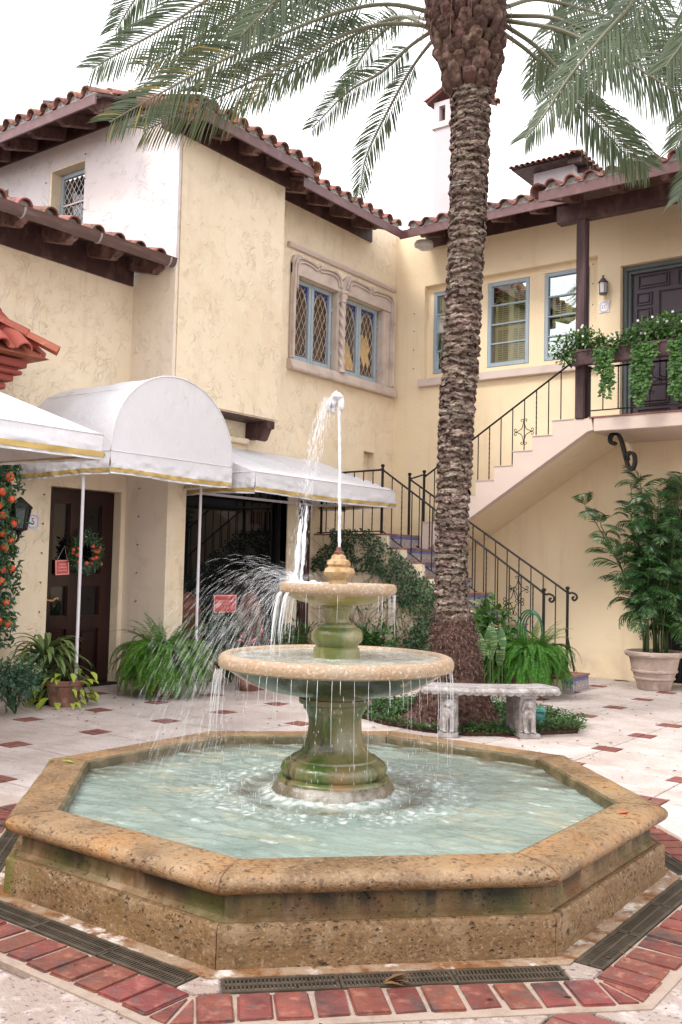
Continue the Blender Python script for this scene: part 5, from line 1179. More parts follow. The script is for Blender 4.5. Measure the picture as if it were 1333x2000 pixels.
def scar(seed):
    b=B(); nx=11; rr=random.Random(seed); sec=[(-.004,.050),(.010,.030),(.020,.008),(.031,-.010),(.033,-.017),(.018,-.026),(.002,-.030)]; nz=len(sec)
    jit=[rr.uniform(-.008,.008) for _ in range(nx)]; jz=[rr.uniform(-.010,.010) for _ in range(nx)]
    for k,(o_,z_) in enumerate(sec):
        for i in range(nx):
            u=-1+2*i/(nx-1); w=.088*(1-.25*(k==0)); g_=(1-.75*abs(u)**2.4)
            b.v.append((o_*g_+(jit[i] if 1<k<6 else 0)*g_+rr.uniform(-.003,.003)-.010*u*u,u*w,z_*(.6+.4*g_)+(jz[i] if k>1 else 0)+rr.uniform(-.003,.003)-.012*u*u))
    b.f=[(k*nx+i,k*nx+i+1,(k+1)*nx+i+1,(k+1)*nx+i) for k in range(nz-1) for i in range(nx-1)]; b.m=[0]*len(b.f); b.open=True
    return b
SCB=[scar(s) for s in range(5)]; SCM=[s.mesh('leaf_base',m_boot) for s in SCB]
def boot(seed):
    b=B(); rr=random.Random(seed); sec=[(-.01,-.10,.058,.018),(.028,-.055,.066,.038),(.058,.0,.062,.046),(.066,.040,.044,.034)]; vs=[]
    for (o,z,w,t) in sec:
        for k in range(7):
            a=2*PI*k/7+.3; vs.append((o+math.cos(a)*t*.75+rr.uniform(-.006,.006),math.sin(a)*w+rr.uniform(-.006,.006),z+math.cos(a)*-t*.65+rr.uniform(-.006,.006)))
    vs.append((sec[-1][0]+.012,0,sec[-1][1]-.004)); n=7
    b.add(vs,[(i*n+j,i*n+(j+1)%n,(i+1)*n+(j+1)%n,(i+1)*n+j) for i in range(3) for j in range(n)]+[(21+j,21+(j+1)%n,28) for j in range(n)]); return b
BTB=[boot(s) for s in range(5)]; BTM=[s.mesh('leaf_boot',m_boot2,bev=.003) for s in BTB]
view=Vector((4.6,-8.0,0)).normalized(); va=math.atan2(view.y,view.x)
back=B(); cnt=0
def put(z,a,lib,mlib,name,sc_,mi,tilt=0):
    global cnt
    o,r=pax(z); i=R.randint(0,4)
    Mx=T(PX+U.x*o+(r-.022)*math.cos(a),PY+U.y*o+(r-.022)*math.sin(a),z)@RZ(a)@RY(tilt+R.uniform(-.15,.15))@RX(R.uniform(-.22,.22))@SC(sc_*R.uniform(.7,1.3),sc_*R.uniform(.75,1.25),sc_*R.uniform(.85,1.15))
    d=(a-va+PI)%(2*PI)-PI
    if abs(d)<1.48 and cnt<299: inst(name,mlib[i],PT,Mx); cnt+=1
    else: back.add([Mx@Vector(v) for v in lib[i].v],lib[i].f,mi)
z=.99;row=0
while z<6.15:
    for j in range(8): put(z+R.uniform(-.022,.022),2*PI*(j+(row%2)*.5)/8+row*.17+R.uniform(-.16,.16),SCB,SCM,'leaf_base',1.0 if z<5 else 1.05,0)
    z+=.070+R.uniform(-.006,.006); row+=1
cnt=min(cnt,225)
z=6.18
while z<7.35:
    o,r=pax(z); n=int(2*PI*r/.115)
    for j in range(n): put(z+R.uniform(-.02,.02),2*PI*(j+(row%2)*.5)/n+R.uniform(-.08,.08),BTB,BTM,'leaf_boot',1.0,1,-.1)
    z+=.088; row+=1
back.build('leaf_bases',[m_boot,m_boot2],PT,kind='stuff')
b=B()   # fibrous rootlets above the root cone
for k in range(2600):
    a=R.random()*2*PI; z=R.uniform(.45,1.05); o,r=pax(z); rr=r+R.uniform(-.01,.03)
    p=Vector((PX+U.x*o+rr*math.cos(a),PY+U.y*o+rr*math.sin(a),z)); d=Vector((math.cos(a)*.5+R.gauss(0,.5),math.sin(a)*.5+R.gauss(0,.5),R.uniform(-1.2,.3)))
    leafq(b,p,d,(math.cos(a),math.sin(a),0),R.uniform(.02,.055),R.uniform(.006,.014),.2)
b.build('rootlets',m_orch,PT,kind='stuff')
b=B()
for k in range(3500):
    a=R.random()*2*PI; z=R.uniform(.0,.5); o,r=pax(z); rr=r+R.uniform(-.01,.012)
    p=Vector((PX+U.x*o+rr*math.cos(a),PY+U.y*o+rr*math.sin(a),z)); d=Vector((math.cos(a)*.6,math.sin(a)*.6,-1))+Vector((R.gauss(0,.35),R.gauss(0,.35),0))
    leafq(b,p,d,(math.cos(a),math.sin(a),0),R.uniform(.03,.07),.004,.1)
b.build('root_fibres',m_root,PT,kind='stuff')
FR=[
(50,[(-4.83, 7.87, 6.91), (-5.17, 7.56, 6.96), (-5.42, 7.07, 6.72), (-5.66, 6.47, 6.28), (-5.86, 5.89, 5.82), (-6.06, 5.43, 5.41), (-6.26, 5.08, 5.08)]),
(50,[(-4.83, 7.87, 6.77), (-5.18, 7.67, 6.82), (-5.41, 7.3, 6.64), (-5.58, 6.74, 6.19), (-5.83, 6.25, 5.78), (-6.09, 5.88, 5.48), (-6.33, 5.51, 5.19)]),
(40,[(-4.79, 7.89, 7.14), (-5.15, 7.34, 7.34), (-5.51, 6.55, 7.0), (-5.73, 5.85, 6.43), (-6.0, 5.46, 6.01), (-6.22, 5.11, 5.67), (-6.32, 4.93, 5.49)]),
(70,[(-4.79, 7.89, 7.09), (-5.38, 7.32, 7.16), (-5.86, 6.82, 6.94), (-6.19, 6.4, 6.59), (-6.41, 6.03, 6.22), (-6.67, 5.77, 5.99)]),
(60,[(-4.79, 7.89, 7.35), (-5.39, 7.31, 7.99), (-5.91, 6.55, 7.7), (-6.28, 5.99, 7.13), (-6.53, 5.62, 6.59), (-6.66, 5.43, 6.16)]),
(45,[(-4.89, 8.06, 7.32), (-5.7, 7.95, 7.54), (-6.45, 7.86, 7.59), (-7.08, 7.73, 7.45), (-7.65, 7.52, 7.17), (-8.08, 7.38, 6.88)]),
(60,[(-4.95, 8.03, 6.84), (-5.38, 8.13, 7.18), (-5.97, 8.25, 7.28), (-6.59, 8.24, 7.17), (-7.25, 8.21, 7.02), (-7.75, 8.15, 6.81)]),
(45,[(-5.0,8.11,6.9),(-5.31,8.17,6.86),(-5.68,8.19,6.7),(-6.11,8.17,6.59),(-6.5,8.06,6.25)]),
(55,[(-4.93, 8.04, 6.74), (-5.04, 8.09, 6.74), (-5.32, 8.16, 6.56), (-5.65, 8.2, 6.17), (-5.86, 8.2, 5.82), (-5.94, 8.21, 5.43)]),
(40,[(-5.13, 8.27, 7.13), (-5.75, 8.72, 7.58), (-6.39, 9.05, 7.67), (-6.78, 9.17, 7.46), (-6.99, 9.16, 7.2)]),
(50,[(-4.24, 8.2, 6.93), (-4.05, 8.54, 7.12), (-3.75, 8.95, 7.12), (-3.42, 9.37, 7.04), (-3.02, 9.83, 6.78), (-2.75, 10.1, 6.41)]),
(60,[(-4.22, 8.22, 6.85), (-3.78, 8.24, 6.7), (-3.43, 8.21, 6.45), (-3.05, 8.2, 6.17), (-2.7, 8.29, 5.91), (-2.33, 8.38, 5.57)]),
(50,[(-4.23, 8.21, 6.8), (-3.69, 8.18, 6.53), (-3.36, 8.14, 6.28), (-3.06, 8.08, 6.03), (-2.74, 8.03, 5.73), (-2.48, 8.07, 5.48), (-2.21, 8.11, 5.12)]),
(50,[(-4.24, 8.21, 6.76), (-4.02, 8.45, 6.59), (-3.82, 8.57, 6.33), (-3.67, 8.65, 6.08), (-3.45, 8.78, 5.8), (-3.23, 8.9, 5.53), (-3.08, 8.99, 5.35)]),
(35,[(-4.35, 8.38, 6.8), (-4.21, 8.69, 6.7), (-4.05, 9.01, 6.51), (-3.89, 9.21, 6.27), (-3.66, 9.46, 5.98), (-3.43, 9.59, 5.65)]),
(65,[(-4.27, 8.19, 7.12), (-3.92, 8.74, 7.38), (-3.55, 9.29, 7.43), (-3.17, 9.74, 7.2), (-2.84, 10.05, 6.85)]),
(30,[(-4.26, 7.96, 7.2), (-3.51, 7.47, 7.32), (-2.76, 7.21, 6.94), (-2.41, 6.95, 6.19), (-2.43, 6.82, 5.74), (-2.62, 6.6, 5.36), (-2.82, 6.48, 5.06), (-2.98, 6.39, 4.77), (-3.09, 6.33, 4.62)]),
(50,[(-4.26, 7.96, 7.2), (-3.51, 7.7, 7.22), (-2.87, 7.5, 6.89), (-2.52, 7.35, 6.24), (-2.58, 7.2, 5.77), (-2.72, 7.01, 5.43), (-2.88, 6.91, 5.12)]),
(30,[(-4.45, 8.32, 7.46), (-4.28, 8.88, 8.13), (-4.07, 9.46, 8.15), (-4.12, 9.66, 7.76), (-4.38, 9.63, 7.36), (-4.56, 9.64, 7.01), (-4.61, 9.61, 6.75)]),
(30,[(-4.22, 7.99, 7.2), (-3.25, 7.86, 7.63), (-2.43, 7.86, 7.02), (-2.06, 7.85, 6.17), (-2.1, 7.71, 5.44), (-2.27, 7.61, 5.07), (-2.38, 7.55, 4.82)]),
(40,[(-4.31, 8.16, 7.33), (-3.34, 8.72, 8.3), (-2.51, 9.2, 7.73), (-2.35, 9.3, 6.61), (-2.51, 9.2, 5.67), (-2.71, 9.09, 5.23), (-2.82, 9.02, 4.96)]),
(20,[(-4.26, 7.85, 7.14), (-3.42, 7.29, 7.17), (-2.69, 7.02, 6.96), (-2.13, 6.88, 6.24), (-1.98, 6.86, 5.71), (-2.05, 6.81, 5.33), (-2.19, 6.73, 5.07)]),
(20,[(-4.43, 7.75, 7.25), (-4.21, 7.07, 7.65), (-3.87, 6.34, 7.35), (-3.59, 5.81, 6.36), (-3.49, 5.64, 5.69)]),
(45,[(-4.83, 7.87, 7.15), (-4.81, 7.19, 7.18), (-4.87, 6.46, 6.9), (-4.91, 5.97, 6.38), (-5.0, 5.69, 6.01), (-5.18, 5.48, 5.66)]),
]
def palm_frond(pts,tw,LL=.40,idx=0):
    tw=(tw-45)*.9+R.uniform(-12,12); n=90; P=bez(pts,n); 
    ln=[0]
    for i in range(1,n): ln.append(ln[-1]+(P[i]-P[i-1]).length)
    tot=ln[-1]; b=B(); b.tube(P[::3]+[P[-1]],[.021*(1-.85*i/30)+.002 for i in range(len(P[::3])+1)],6,0)
    s=0.0; twr=math.radians(tw); yel=idx in(0,1,3,5); step=.0200; s=tot*.20; side_flip=1
    while s<tot*.995:
        i=next((k for k in range(n) if ln[k]>=s),n-1); i=max(1,min(n-2,i)); p=P[i]; t=(P[i+1]-P[i-1]).normalized()
        h=t.cross(Vector((P[n//2].x,P[n//2].y,P[n//2].z-1.4)));h=h.normalized() if h.length>1e-4 else Vector((1,0,0)); upv=h.cross(t)
        if upv.z<0: upv=-upv
        f=s/tot; L=LL*(.55+.75*math.sin(min(1,(f-.12)/.6)*PI*.5))*(1-.62*max(0,(f-.62)/.38)**1.6)*R.uniform(.85,1.1)
        for sd in(1,-1):
            c,sn=math.cos(twr),math.sin(twr); side=(h*c+upv*sn)*sd; nrm=(upv*c-h*sn)
            fw=.62+.75*f+R.uniform(-.12,.12)
            d=(t*fw+side*1.0+nrm*(.30+R.uniform(-.26,.26))).normalized()
            w=.0085*(1-.3*f)*R.uniform(.85,1.15); wv=d.cross(nrm).normalized()
            q=p.copy(); pv=[]; g=Vector((0,0,-1)); dd=d.copy()
            for k in range(4):
                ww=w*(.55,1,.8,.08)[k]; pv+=[q-wv*ww,q+wv*ww]; dd=(dd+g*(.10+.10*k*(L/.4))).normalized(); q=q+dd*L/3
            mi=1
            if yel and f>.55 and R.random()<.16: mi=2
            b.add(pv,[(0,1,3,2),(2,3,5,4),(4,5,7,6)],mi)
        s+=step*(1.0 if f<.9 else .8)
    b.open=True
    o=b.build('frond',[m_rach,m_palm,m_palmy],PT); return o
for i,(tw,c) in enumerate(FR): palm_frond(c,tw,{6:.30,7:.27,8:.26,9:.24,16:.36,17:.36}.get(i,.40),i)
# dry hanging strips below the crown
for k in range(16):
    a=va+R.uniform(-1.6,1.6); z=R.uniform(6.7,7.0); o,r=pax(z); p=Vector((PX+U.x*o+r*1.1*math.cos(a),PY+U.y*o+r*1.1*math.sin(a),z)); L=R.uniform(.15,.45)
    b=B(); b.tube(bez([p,p+Vector((math.cos(a)*.08,math.sin(a)*.08,-.02)),p+Vector((math.cos(a)*.11,math.sin(a)*.11,-L))],7),[.006,.006,.006,.006,.005,.004,.002],4); b.build('dry_strip',m_boot2,PT)
# ================================================================ planted bed round the palm
BO=[(-5.75,7.95),(-5.35,7.60),(-4.95,7.42),(-4.5,7.36),(-4.1,7.45),(-3.80,7.75),(-3.45,8.28),(-3.62,8.75),(-4.05,9.1),(-4.7,9.4),(-5.4,9.2),(-5.8,8.6)]
B().prism(BO,'z',-.02,.03).build('planting_soil',m_soil,kind='structure',label='dark soil bed round the palm')
def inpoly(x,y,P):
    c=False;j=len(P)-1
    for i in range(len(P)):
        if (P[i][1]>y)!=(P[j][1]>y) and x<(P[j][0]-P[i][0])*(y-P[i][1])/(P[j][1]-P[i][1])+P[i][0]: c=not c
        j=i
    return c
b=B(); k=0
while k<7600:
    x,y=R.uniform(-5.9,-3.4),R.uniform(7.25,9.4)
    if not inpoly(PX+(x-PX)*.95,8.2+(y-8.2)*.93,BO): continue
    r=math.hypot(x-PX,y-PY)
    if r<.50 or (r<.62 and y<7.7 and R.random()<.4): continue
    h=.04+.10*max(0,noise.noise(Vector((x*3,y*3,0)))+.45); z=R.uniform(.02,h)
    a=R.random()*2*PI; leafq(b,(x,y,z),(math.cos(a),math.sin(a),R.uniform(0,.9)),(0,0,1),R.uniform(.025,.05),R.uniform(.014,.024)); k+=1
b.build('ground_cover',m_cover,kind='stuff',label='low glossy green ground cover round the foot of the palm',cat='ground cover')
# green lamp box
t=thing('garden_light_box',(-3.83,8.33,0),'small verdigris green garden light box beside the right leg of the bench','garden light')
B().box(-.05,.05,-.05,.05,0,.15).build('housing',m_copper,t,bev=.006,basis=T(-3.83,8.30,0)@RZ(.3))
b=B(); b.prism([(-.062,0),(.062,0),(.05,.02),(.02,.035),(-.02,.035),(-.05,.02)],'y',-.062,.062); b.build('lid',m_copper,t,bev=.004,basis=T(-3.83,8.30,.15)@RZ(.3))
b=B(); b.lathe([(.012,0),(.014,.012),(0,.016)],8); b.build('knob',m_copper,t,basis=T(-3.83,8.30,.185))
# ================================================================ BENCH
BC=Vector((-3.94,7.56,0)); cd=Vector((.77,.635,0)).normalized(); cn=Vector((.635,-.77,0)).normalized()
BE=thing('stone_bench',(-3.94,7.6,0),'curved grey stone bench on two seated lion legs in front of the palm','bench')
Rc=1.85; cc=BC+cn*(.11)-cn*Rc; a0=math.atan2(cn.y,cn.x); hb=.36
def bp(t,dr,z): # t metres along arc, dr inward from front edge
    a=a0+t/Rc; return Vector((cc.x+(Rc-dr)*math.cos(a),cc.y+(Rc-dr)*math.sin(a),z))
b=B(); pf=[(.012,.365),(0,.372),(-.006,.385),(0,.408),(.012,.418),(.03,.420),(.032,.428),(.33,.428),(.332,.420),(.35,.418),(.362,.408),(.366,.385),(.36,.372),(.35,.365)]
n=30; Pn=len(pf); 
for i in range(n+1):
    t=-.64+1.28*i/n; 
    for (dr,z) in pf:
        e=max(0,abs(t)-.60)/.04; drr=dr+(.18-dr)*.22*e*e; b.v.append(tuple(bp(t,drr,z)))
b.f=[(i*Pn+j,i*Pn+(j+1)%Pn,(i+1)*Pn+(j+1)%Pn,(i+1)*Pn+j) for i in range(n) for j in range(Pn)]+[tuple(range(Pn)),tuple(n*Pn+j for j in range(Pn))[::-1]]; b.m=[0]*len(b.f)
SE=b.build('seat',m_bench,BE,smooth='auto')
b=B()
for k in range(17):
    t=-.58+.0725*k
    for r_ in(.032,.020,.008):
        c=bp(t,-.006,.398); ax=(bp(t+.01,0,0)-bp(t,0,0)).normalized(); nn=Vector((math.cos(a0+t/Rc),math.sin(a0+t/Rc),0))
        b.tube([c+ax*r_*math.cos(a)-Vector((0,0,1))*r_*math.sin(a)*1.0+nn*.003 for a in [PI*q/8 for q in range(9)]],.0055,5)
b.build('scallop_moulding',m_bench,SE,smooth=True)
def ell(b,c,rx,ry,rz,n1=14,n2=10):
    c=Vector(c); vs=[]
    for i in range(n2+1):
        for j in range(n1):
            th=PI*i/n2; a=2*PI*j/n1; vs.append(c+Vector((rx*math.sin(th)*math.cos(a),ry*math.sin(th)*math.sin(a),rz*math.cos(th))))
    b.add(vs,[(i*n1+j,i*n1+(j+1)%n1,(i+1)*n1+(j+1)%n1,(i+1)*n1+j) for i in range(n2) for j in range(n1)])
def lion_leg(t):
    # local: x along bench, y = outward to the viewer, z up
    a=a0+t/Rc; o=bp(t,.0,0); Mx=Matrix(((-math.sin(a),math.cos(a),0,o.x),(math.cos(a),math.sin(a),0,o.y),(0,0,1,0),(0,0,0,1)))
    Mx=Mx@SC(-1.3,1.15,1)
    b=B(); b.box(-.058,.058,-.32,-.055,.0,.36); b.box(-.066,.066,-.33,.01,0,.04); b.box(-.064,.064,-.33,-.03,.335,.365)
    LG=b.build('leg',m_bench,BE,bev=.004,basis=Mx)
    b=B()
    ell(b,(0,-.045,.285),.034,.036,.040); ell(b,(0,-.014,.272),.018,.022,.017); ell(b,(0,-.012,.262),.013,.018,.010)   # head, muzzle, jaw
    for s in(-1,1): ell(b,(.024*s,-.055,.318),.010,.008,.012); ell(b,(.014*s,-.018,.294),.006,.005,.005)
    for k in range(26):   # mane locks
        q=R.uniform(-2.4,2.4); rr=R.uniform(.038,.052); zz=.282+rr*math.cos(q)*.9-.012; xx=rr*math.sin(q)
        b.tube([(xx*.8,-.045,zz),(xx,-.038,zz-.012),(xx*1.02,-.040,zz-.034)],[.008,.009,.003],5)
    for k in range(16): x=R.uniform(-.034,.034); z=R.uniform(.17,.24); b.tube([(x,-.03,z+.02),(x*.95,-.020,z),(x*.8,-.026,z-.022)],[.007,.008,.003],5)
    ell(b,(0,-.062,.20),.046,.040,.072)                           # chest
    for s in(-1,1):
        b.tube([(.024*s,-.045,.20),(.026*s,-.034,.13),(.024*s,-.030,.07),(.024*s,-.022,.05)],[.022,.017,.014,.016],8); ell(b,(.024*s,-.012,.052),.017,.026,.013)
        ell(b,(.046*s,-.12,.095),.020,.055,.055); ell(b,(.044*s,-.075,.050),.016,.035,.012)     # haunch and hind paw
        for q in(-1,0,1): b.tube([(.024*s+.009*q,-.005,.058),(.024*s+.010*q,.012,.050)],.0055,5)
    ell(b,(0,-.12,.17),.05,.08,.12)
    o_=b.build('lion_figure',m_bench,LG,smooth=True,basis=Mx)
    md=o_.modifiers.new('remesh','REMESH'); md.mode='VOXEL'; md.voxel_size=.0042; md.use_smooth_shade=True
    sm=o_.modifiers.new('smooth','SMOOTH'); sm.factor=.5; sm.iterations=2
lion_leg(-.385); lion_leg(.335)
# ================================================================ PLANTS
def pinnate(L,n,pl,droop,w=.010,start=.08,fwd=.45,curl=.0,taper=1.0,rise=.9,mi=1,rr=.003,fold=.15,tipshape=1.0):
    """one frond in local space leaving the origin along +x, arching over by droop"""
    b=B(); P=[];N=18; p=Vector((0,0,0)); ang=rise
    for i in range(N): P.append(p.copy()); p=p+Vector((math.cos(ang),0,math.sin(ang)))*L/N; ang-=droop/N*(1+.6*i/N)
    b.tube(P,[rr*(1-.8*i/N) for i in range(N)],4,0,cap=False)
    for k in range(n):
        f=start+(1-start)*k/(n-1); x=f*(N-1); i=min(int(x),N-2); q=P[i].lerp(P[i+1],x-i); t=(P[i+1]-P[i]).normalized(); up=Vector((-t.z,0,t.x))
        l=pl*math.sin(PI*min(1,.16+.84*f)**.85)**.6*(1-f*.25*taper) if f<.97 else pl*.25
        for s in(1,-1):
            d=(Vector((0,s,0))+t*fwd-up*fold+Vector((R.gauss(0,.05),0,R.gauss(0,.08)))).normalized()
            leafq(b,q,d,up,l*R.uniform(.88,1.08),w*R.uniform(.85,1.15),.12,mi)
    b.open=True; return b
def fern(name,loc,label,mA,mB,mC,n,pot=None,hz=.45,cr=.12,s0=1.0,group=None):
    t=thing(name,loc,label,'fern',group)
    if pot: pot(t)
    for k in range(n):
        a=k*2.39996+R.uniform(-.25,.25); q=R.random(); c=cr*(1.15 if q<.62 else R.uniform(.2,1))
        me=R.choice(mA[4:] if q<.32 else (mA[:4] if q<.62 else (mB if q<.90 else mC))) if len(mA)>4 else mA[0]; zz=hz-(R.uniform(0,.16) if q<.62 else 0)
        inst('frond',me,t,T(loc[0]+c*math.cos(a),loc[1]+c*math.sin(a),loc[2]+zz)@RZ(a)@RY(R.uniform(-.18,.22))@RX(R.uniform(-.35,.35))@SC(s0*R.uniform(.8,1.12)))
    return t
def fset(m): return ([pinnate(L,42,.068,d,.0115,.03,.22,rise=r,fold=.1).mesh('frond',[m_stemg,m]) for L,d,r in((.60,1.9,.35),(.54,1.8,.2),(.66,2.2,.55),(.58,2.0,.45),(.50,1.2,-.05),(.46,1.0,-.25),(.52,1.5,.1),(.44,1.0,-.4))],
  [pinnate(L,44,.070,d,.0115,.03,.22,rise=r,fold=.1).mesh('frond',[m_stemg,m]) for L,d,r in((.60,1.8,.8),(.58,1.5,.65),(.64,2.1,.95),(.56,2.3,.9))],
  [pinnate(L,36,.066,d,.0095,.03,.22,rise=r,fold=.1).mesh('frond',[m_stemg,m]) for L,d,r in((.52,.8,1.35),(.58,1.3,1.25),(.50,1.0,1.15))])
F1=fset(m_fern); F2=fset(m_fern2)
def pot_at(x,y,prof,m,lab=None,z=0):
    def f(t):
        b=B(); b.lathe(prof,40,(x,y,z),wob=lambda a,z:.006*noise.noise(Vector((math.cos(a)*2,math.sin(a)*2,z*4)))); b.build('pot',m,t,smooth='auto')
        r=prof[-1][0]; b=B(); b.lathe([(0,prof[-1][1]),(r+.01,prof[-1][1])],16,(x,y,z)); b.build('soil',m_soil,t)
    return f
small=[(.13,0),(.14,.02),(.17,.20),(.19,.21),(.195,.25),(.185,.26),(.17,.24)]
fern('potted_fern',(-7.80,7.35,0),'big bright fern spilling from its pot left of the fountain, below the shop corner',*F1,290,pot_at(-7.80,7.35,[(.16,0),(.19,.30),(.21,.34),(.19,.33)],m_potr),.47,.15,.98)
fern('potted_fern',(-4.88,10.30,0),'dense bright green fern potted beside the foot of the stairs, behind the bench',*F2,290,pot_at(-4.88,10.30,[(.17,0),(.21,.34),(.22,.38),(.2,.37)],m_potr),.50,.14,.92)
# big pot with bamboo palm
BPX,BPY=-4.04,12.10
bp_=thing('potted_bamboo_palm',(BPX,BPY,0),'tall dark bamboo palm filling a big pale ribbed terracotta pot by the right edge','plant')
pot_at(BPX,BPY,[(.188,0),(.200,.015),(.222,.10),(.236,.128),(.252,.135),(.254,.152),(.242,.162),(.262,.215),(.284,.225),(.287,.243),(.274,.252),(.300,.38),(.312,.405),(.345,.415),(.362,.440),(.360,.468),(.345,.480),(.325,.476),(.31,.44)],m_pot)(bp_)
BM=[pinnate(.46,13,.24,d,.021,.10,.75,rise=.5,rr=.004,fold=.35,taper=.6).mesh('frond',[m_stemg,m_bam]) for d in(1.1,1.5,1.9,1.3)]
canes=[]
for k in range(22):
    a=R.random()*2*PI; r=R.uniform(.0,.2); h=R.uniform(.9,2.25); lean=Vector((R.uniform(-.30,.30),R.uniform(-.2,.2),0)); canes.append((Vector((BPX+r*math.cos(a),BPY+r*math.sin(a)*.8,.44)),lean,h))
canes+=[(Vector((BPX-.1,BPY,.44)),Vector((-.80,-.05,0)),2.02),(Vector((BPX-.12,BPY,.44)),Vector((-.55,-.1,0)),1.75),(Vector((BPX,BPY,.44)),Vector((-.15,-.1,0)),2.30),(Vector((BPX+.1,BPY,.44)),Vector((.25,-.1,0)),2.2)]
for ci,(p,l,h) in enumerate(canes):
    P=[p+l*(t/8)**1.6+Vector((0,0,h*t/8*.92)) for t in range(9)]; B().tube(P,[.009*(1-.05*i) for i in range(9)],6).build('cane',m_stemg,bp_,smooth=True)
    nf=13 if ci>=22 else 14
    for j in range(nf):
        t=R.uniform(.28,1) if j<nf-2 else 1; i=min(7,int(t*8)); q=P[i].lerp(P[i+1],t*8-i) if i<8 else P[8]; a=R.random()*2*PI
        Mx=T(q)@RZ(a)@RY(-R.uniform(-.35,.75) if j<nf-2 else -.9)@RX(R.uniform(-.4,.4))@SC(R.uniform(.6,1.05))
        inst('frond',BM[R.randint(0,3)],bp_,Mx)
# strap leaved plant, shrub, lime plant by door 5
def straps(name,loc,label,m,n,L,w,pot,e0=.3,e1=1.35,cat='plant',droop=1.5):
    t=thing(name,loc,label,cat)
    if pot: pot(t)
    for k in range(n):
        a=k*2.39996+R.uniform(-.3,.3); el=e0+(e1-e0)*R.random(); b=B(); p=Vector((0,0,0)); ang=el; N=8; l=L*R.uniform(.7,1.1); vs=[]
        for i in range(N+1):
            f=i/N; ww=w*math.sin(PI*min(.99,.12+.86*f))**.7*(1 if i<N else .05); tn=Vector((math.cos(ang),0,math.sin(ang))); vs+=[p+Vector((0,-ww,ww*.35)),p,p+Vector((0,ww,ww*.35))]; p=p+tn*l/N; ang-=droop/N*(1+f)
        b.add(vs,[(i*3+j,i*3+j+1,i*3+j+4,i*3+j+3) for i in range(N) for j in(0,1)]); b.open=True
        b.build('leaf',m,t,smooth=True,basis=T(loc[0]+R.uniform(-.03,.03),loc[1]+R.uniform(-.03,.03),loc[2]+R.uniform(.0,.22))@RZ(a))
    return t
straps('strap_leaf_plant',(-8.15,6.08,.28),'spiky plant with long pale-edged strap leaves in a dark pot beside door 5',m_strap,95,.52,.024,pot_at(-8.15,6.08,[(.12,0),(.16,.26),(.17,.28),(.15,.27)],m_iron))
def bush(name,loc,label,m,n,rx,ry,rz,L,w,cat='shrub',z0=.05,clumps=10,stem=True):
    t=thing(name,loc,label,cat); b=B(); cl=[]
    for k in range(clumps):
        a=R.random()*2*PI; q=math.sqrt(R.random()); cl.append(Vector((loc[0]+rx*q*math.cos(a)*.75,loc[1]+ry*q*math.sin(a)*.75,loc[2]+z0+rz*R.uniform(.35,.8))))
    for k in range(n):
        c=R.choice(cl); d=Vector((R.gauss(0,1),R.gauss(0,1),R.gauss(.2,.8))).normalized(); p=c+Vector((d.x*rx*.42,d.y*ry*.42,d.z*rz*.36))*R.uniform(.5,1)
        p.z=max(p.z,.03); leafq(b,p,d+Vector((R.gauss(0,.5),R.gauss(0,.5),R.gauss(0,.4))),(R.gauss(0,.4),R.gauss(0,.4),1),L*R.uniform(.6,1.2),w*R.uniform(.7,1.2),.2)
    b.open=True; b.build('foliage',m,t,kind='stuff')
    if stem:
        b=B()
        for c in cl: b.tube([Vector((loc[0],loc[1],0)),(Vector((loc[0],loc[1],0))+c)*.5+Vector((0,0,.03)),c],[.008,.006,.003],5)
        b.build('stem',m_stemg,t)
    return t
bush('dark_shrub',(-7.80,5.50,0),'low dark blue-green shrub with small rounded leaves at the left edge','' or mat('blue_green_leaf',(.02,.07,.035),.4,.45,island=(.075,.15,.09),trans=.12),1500,.34,.40,.42,.062,.026,clumps=16)
def lime():
    t=thing('potted_lime_plant',(-7.87,6.10,0),'trailing lime green heart-leaf plant in a small red clay pot beside the awning pole','plant'); pot_at(-7.90,6.12,small,m_potr)(t)
    for k in range(58):
        a=R.uniform(0,2*PI); el=R.uniform(-1.2,.9); r=R.uniform(.14,.30); p=Vector((-7.90+r*math.cos(a),6.12+r*math.sin(a),.26+.22*math.sin(el)*1.0)); p.z=max(.06,p.z-.10*(r/.3)); b=B()
        L=R.uniform(.09,.15); w=L*.55; vs=[(0,0,0),(.15*L,w*.42,.01),(.42*L,w*.52,.015),(.75*L,w*.28,.0),(L,0,-.02),(.75*L,-w*.28,.0),(.42*L,-w*.52,.015),(.15*L,-w*.42,.01),(.4*L,0,-.003),(.75*L,0,-.008)]
        b.add(vs,[(0,1,2,8),(8,2,3,9),(9,3,4),(0,8,6+0,7),(8,9,5,6),(9,4,5)]); b.open=True
        Lf=b.build('leaf',m_lime,t,smooth=True,basis=T(p)@RZ(a+R.uniform(-.5,.5))@RY(R.uniform(0,1.0)))
        B().tube(bez([(-7.90,6.12,.25),((-7.90+p.x)/2,(6.12+p.y)/2,max(p.z,.26)+.05),p],6),.0035,4,cap=False).build('stem',m_stemg,t)
lime()
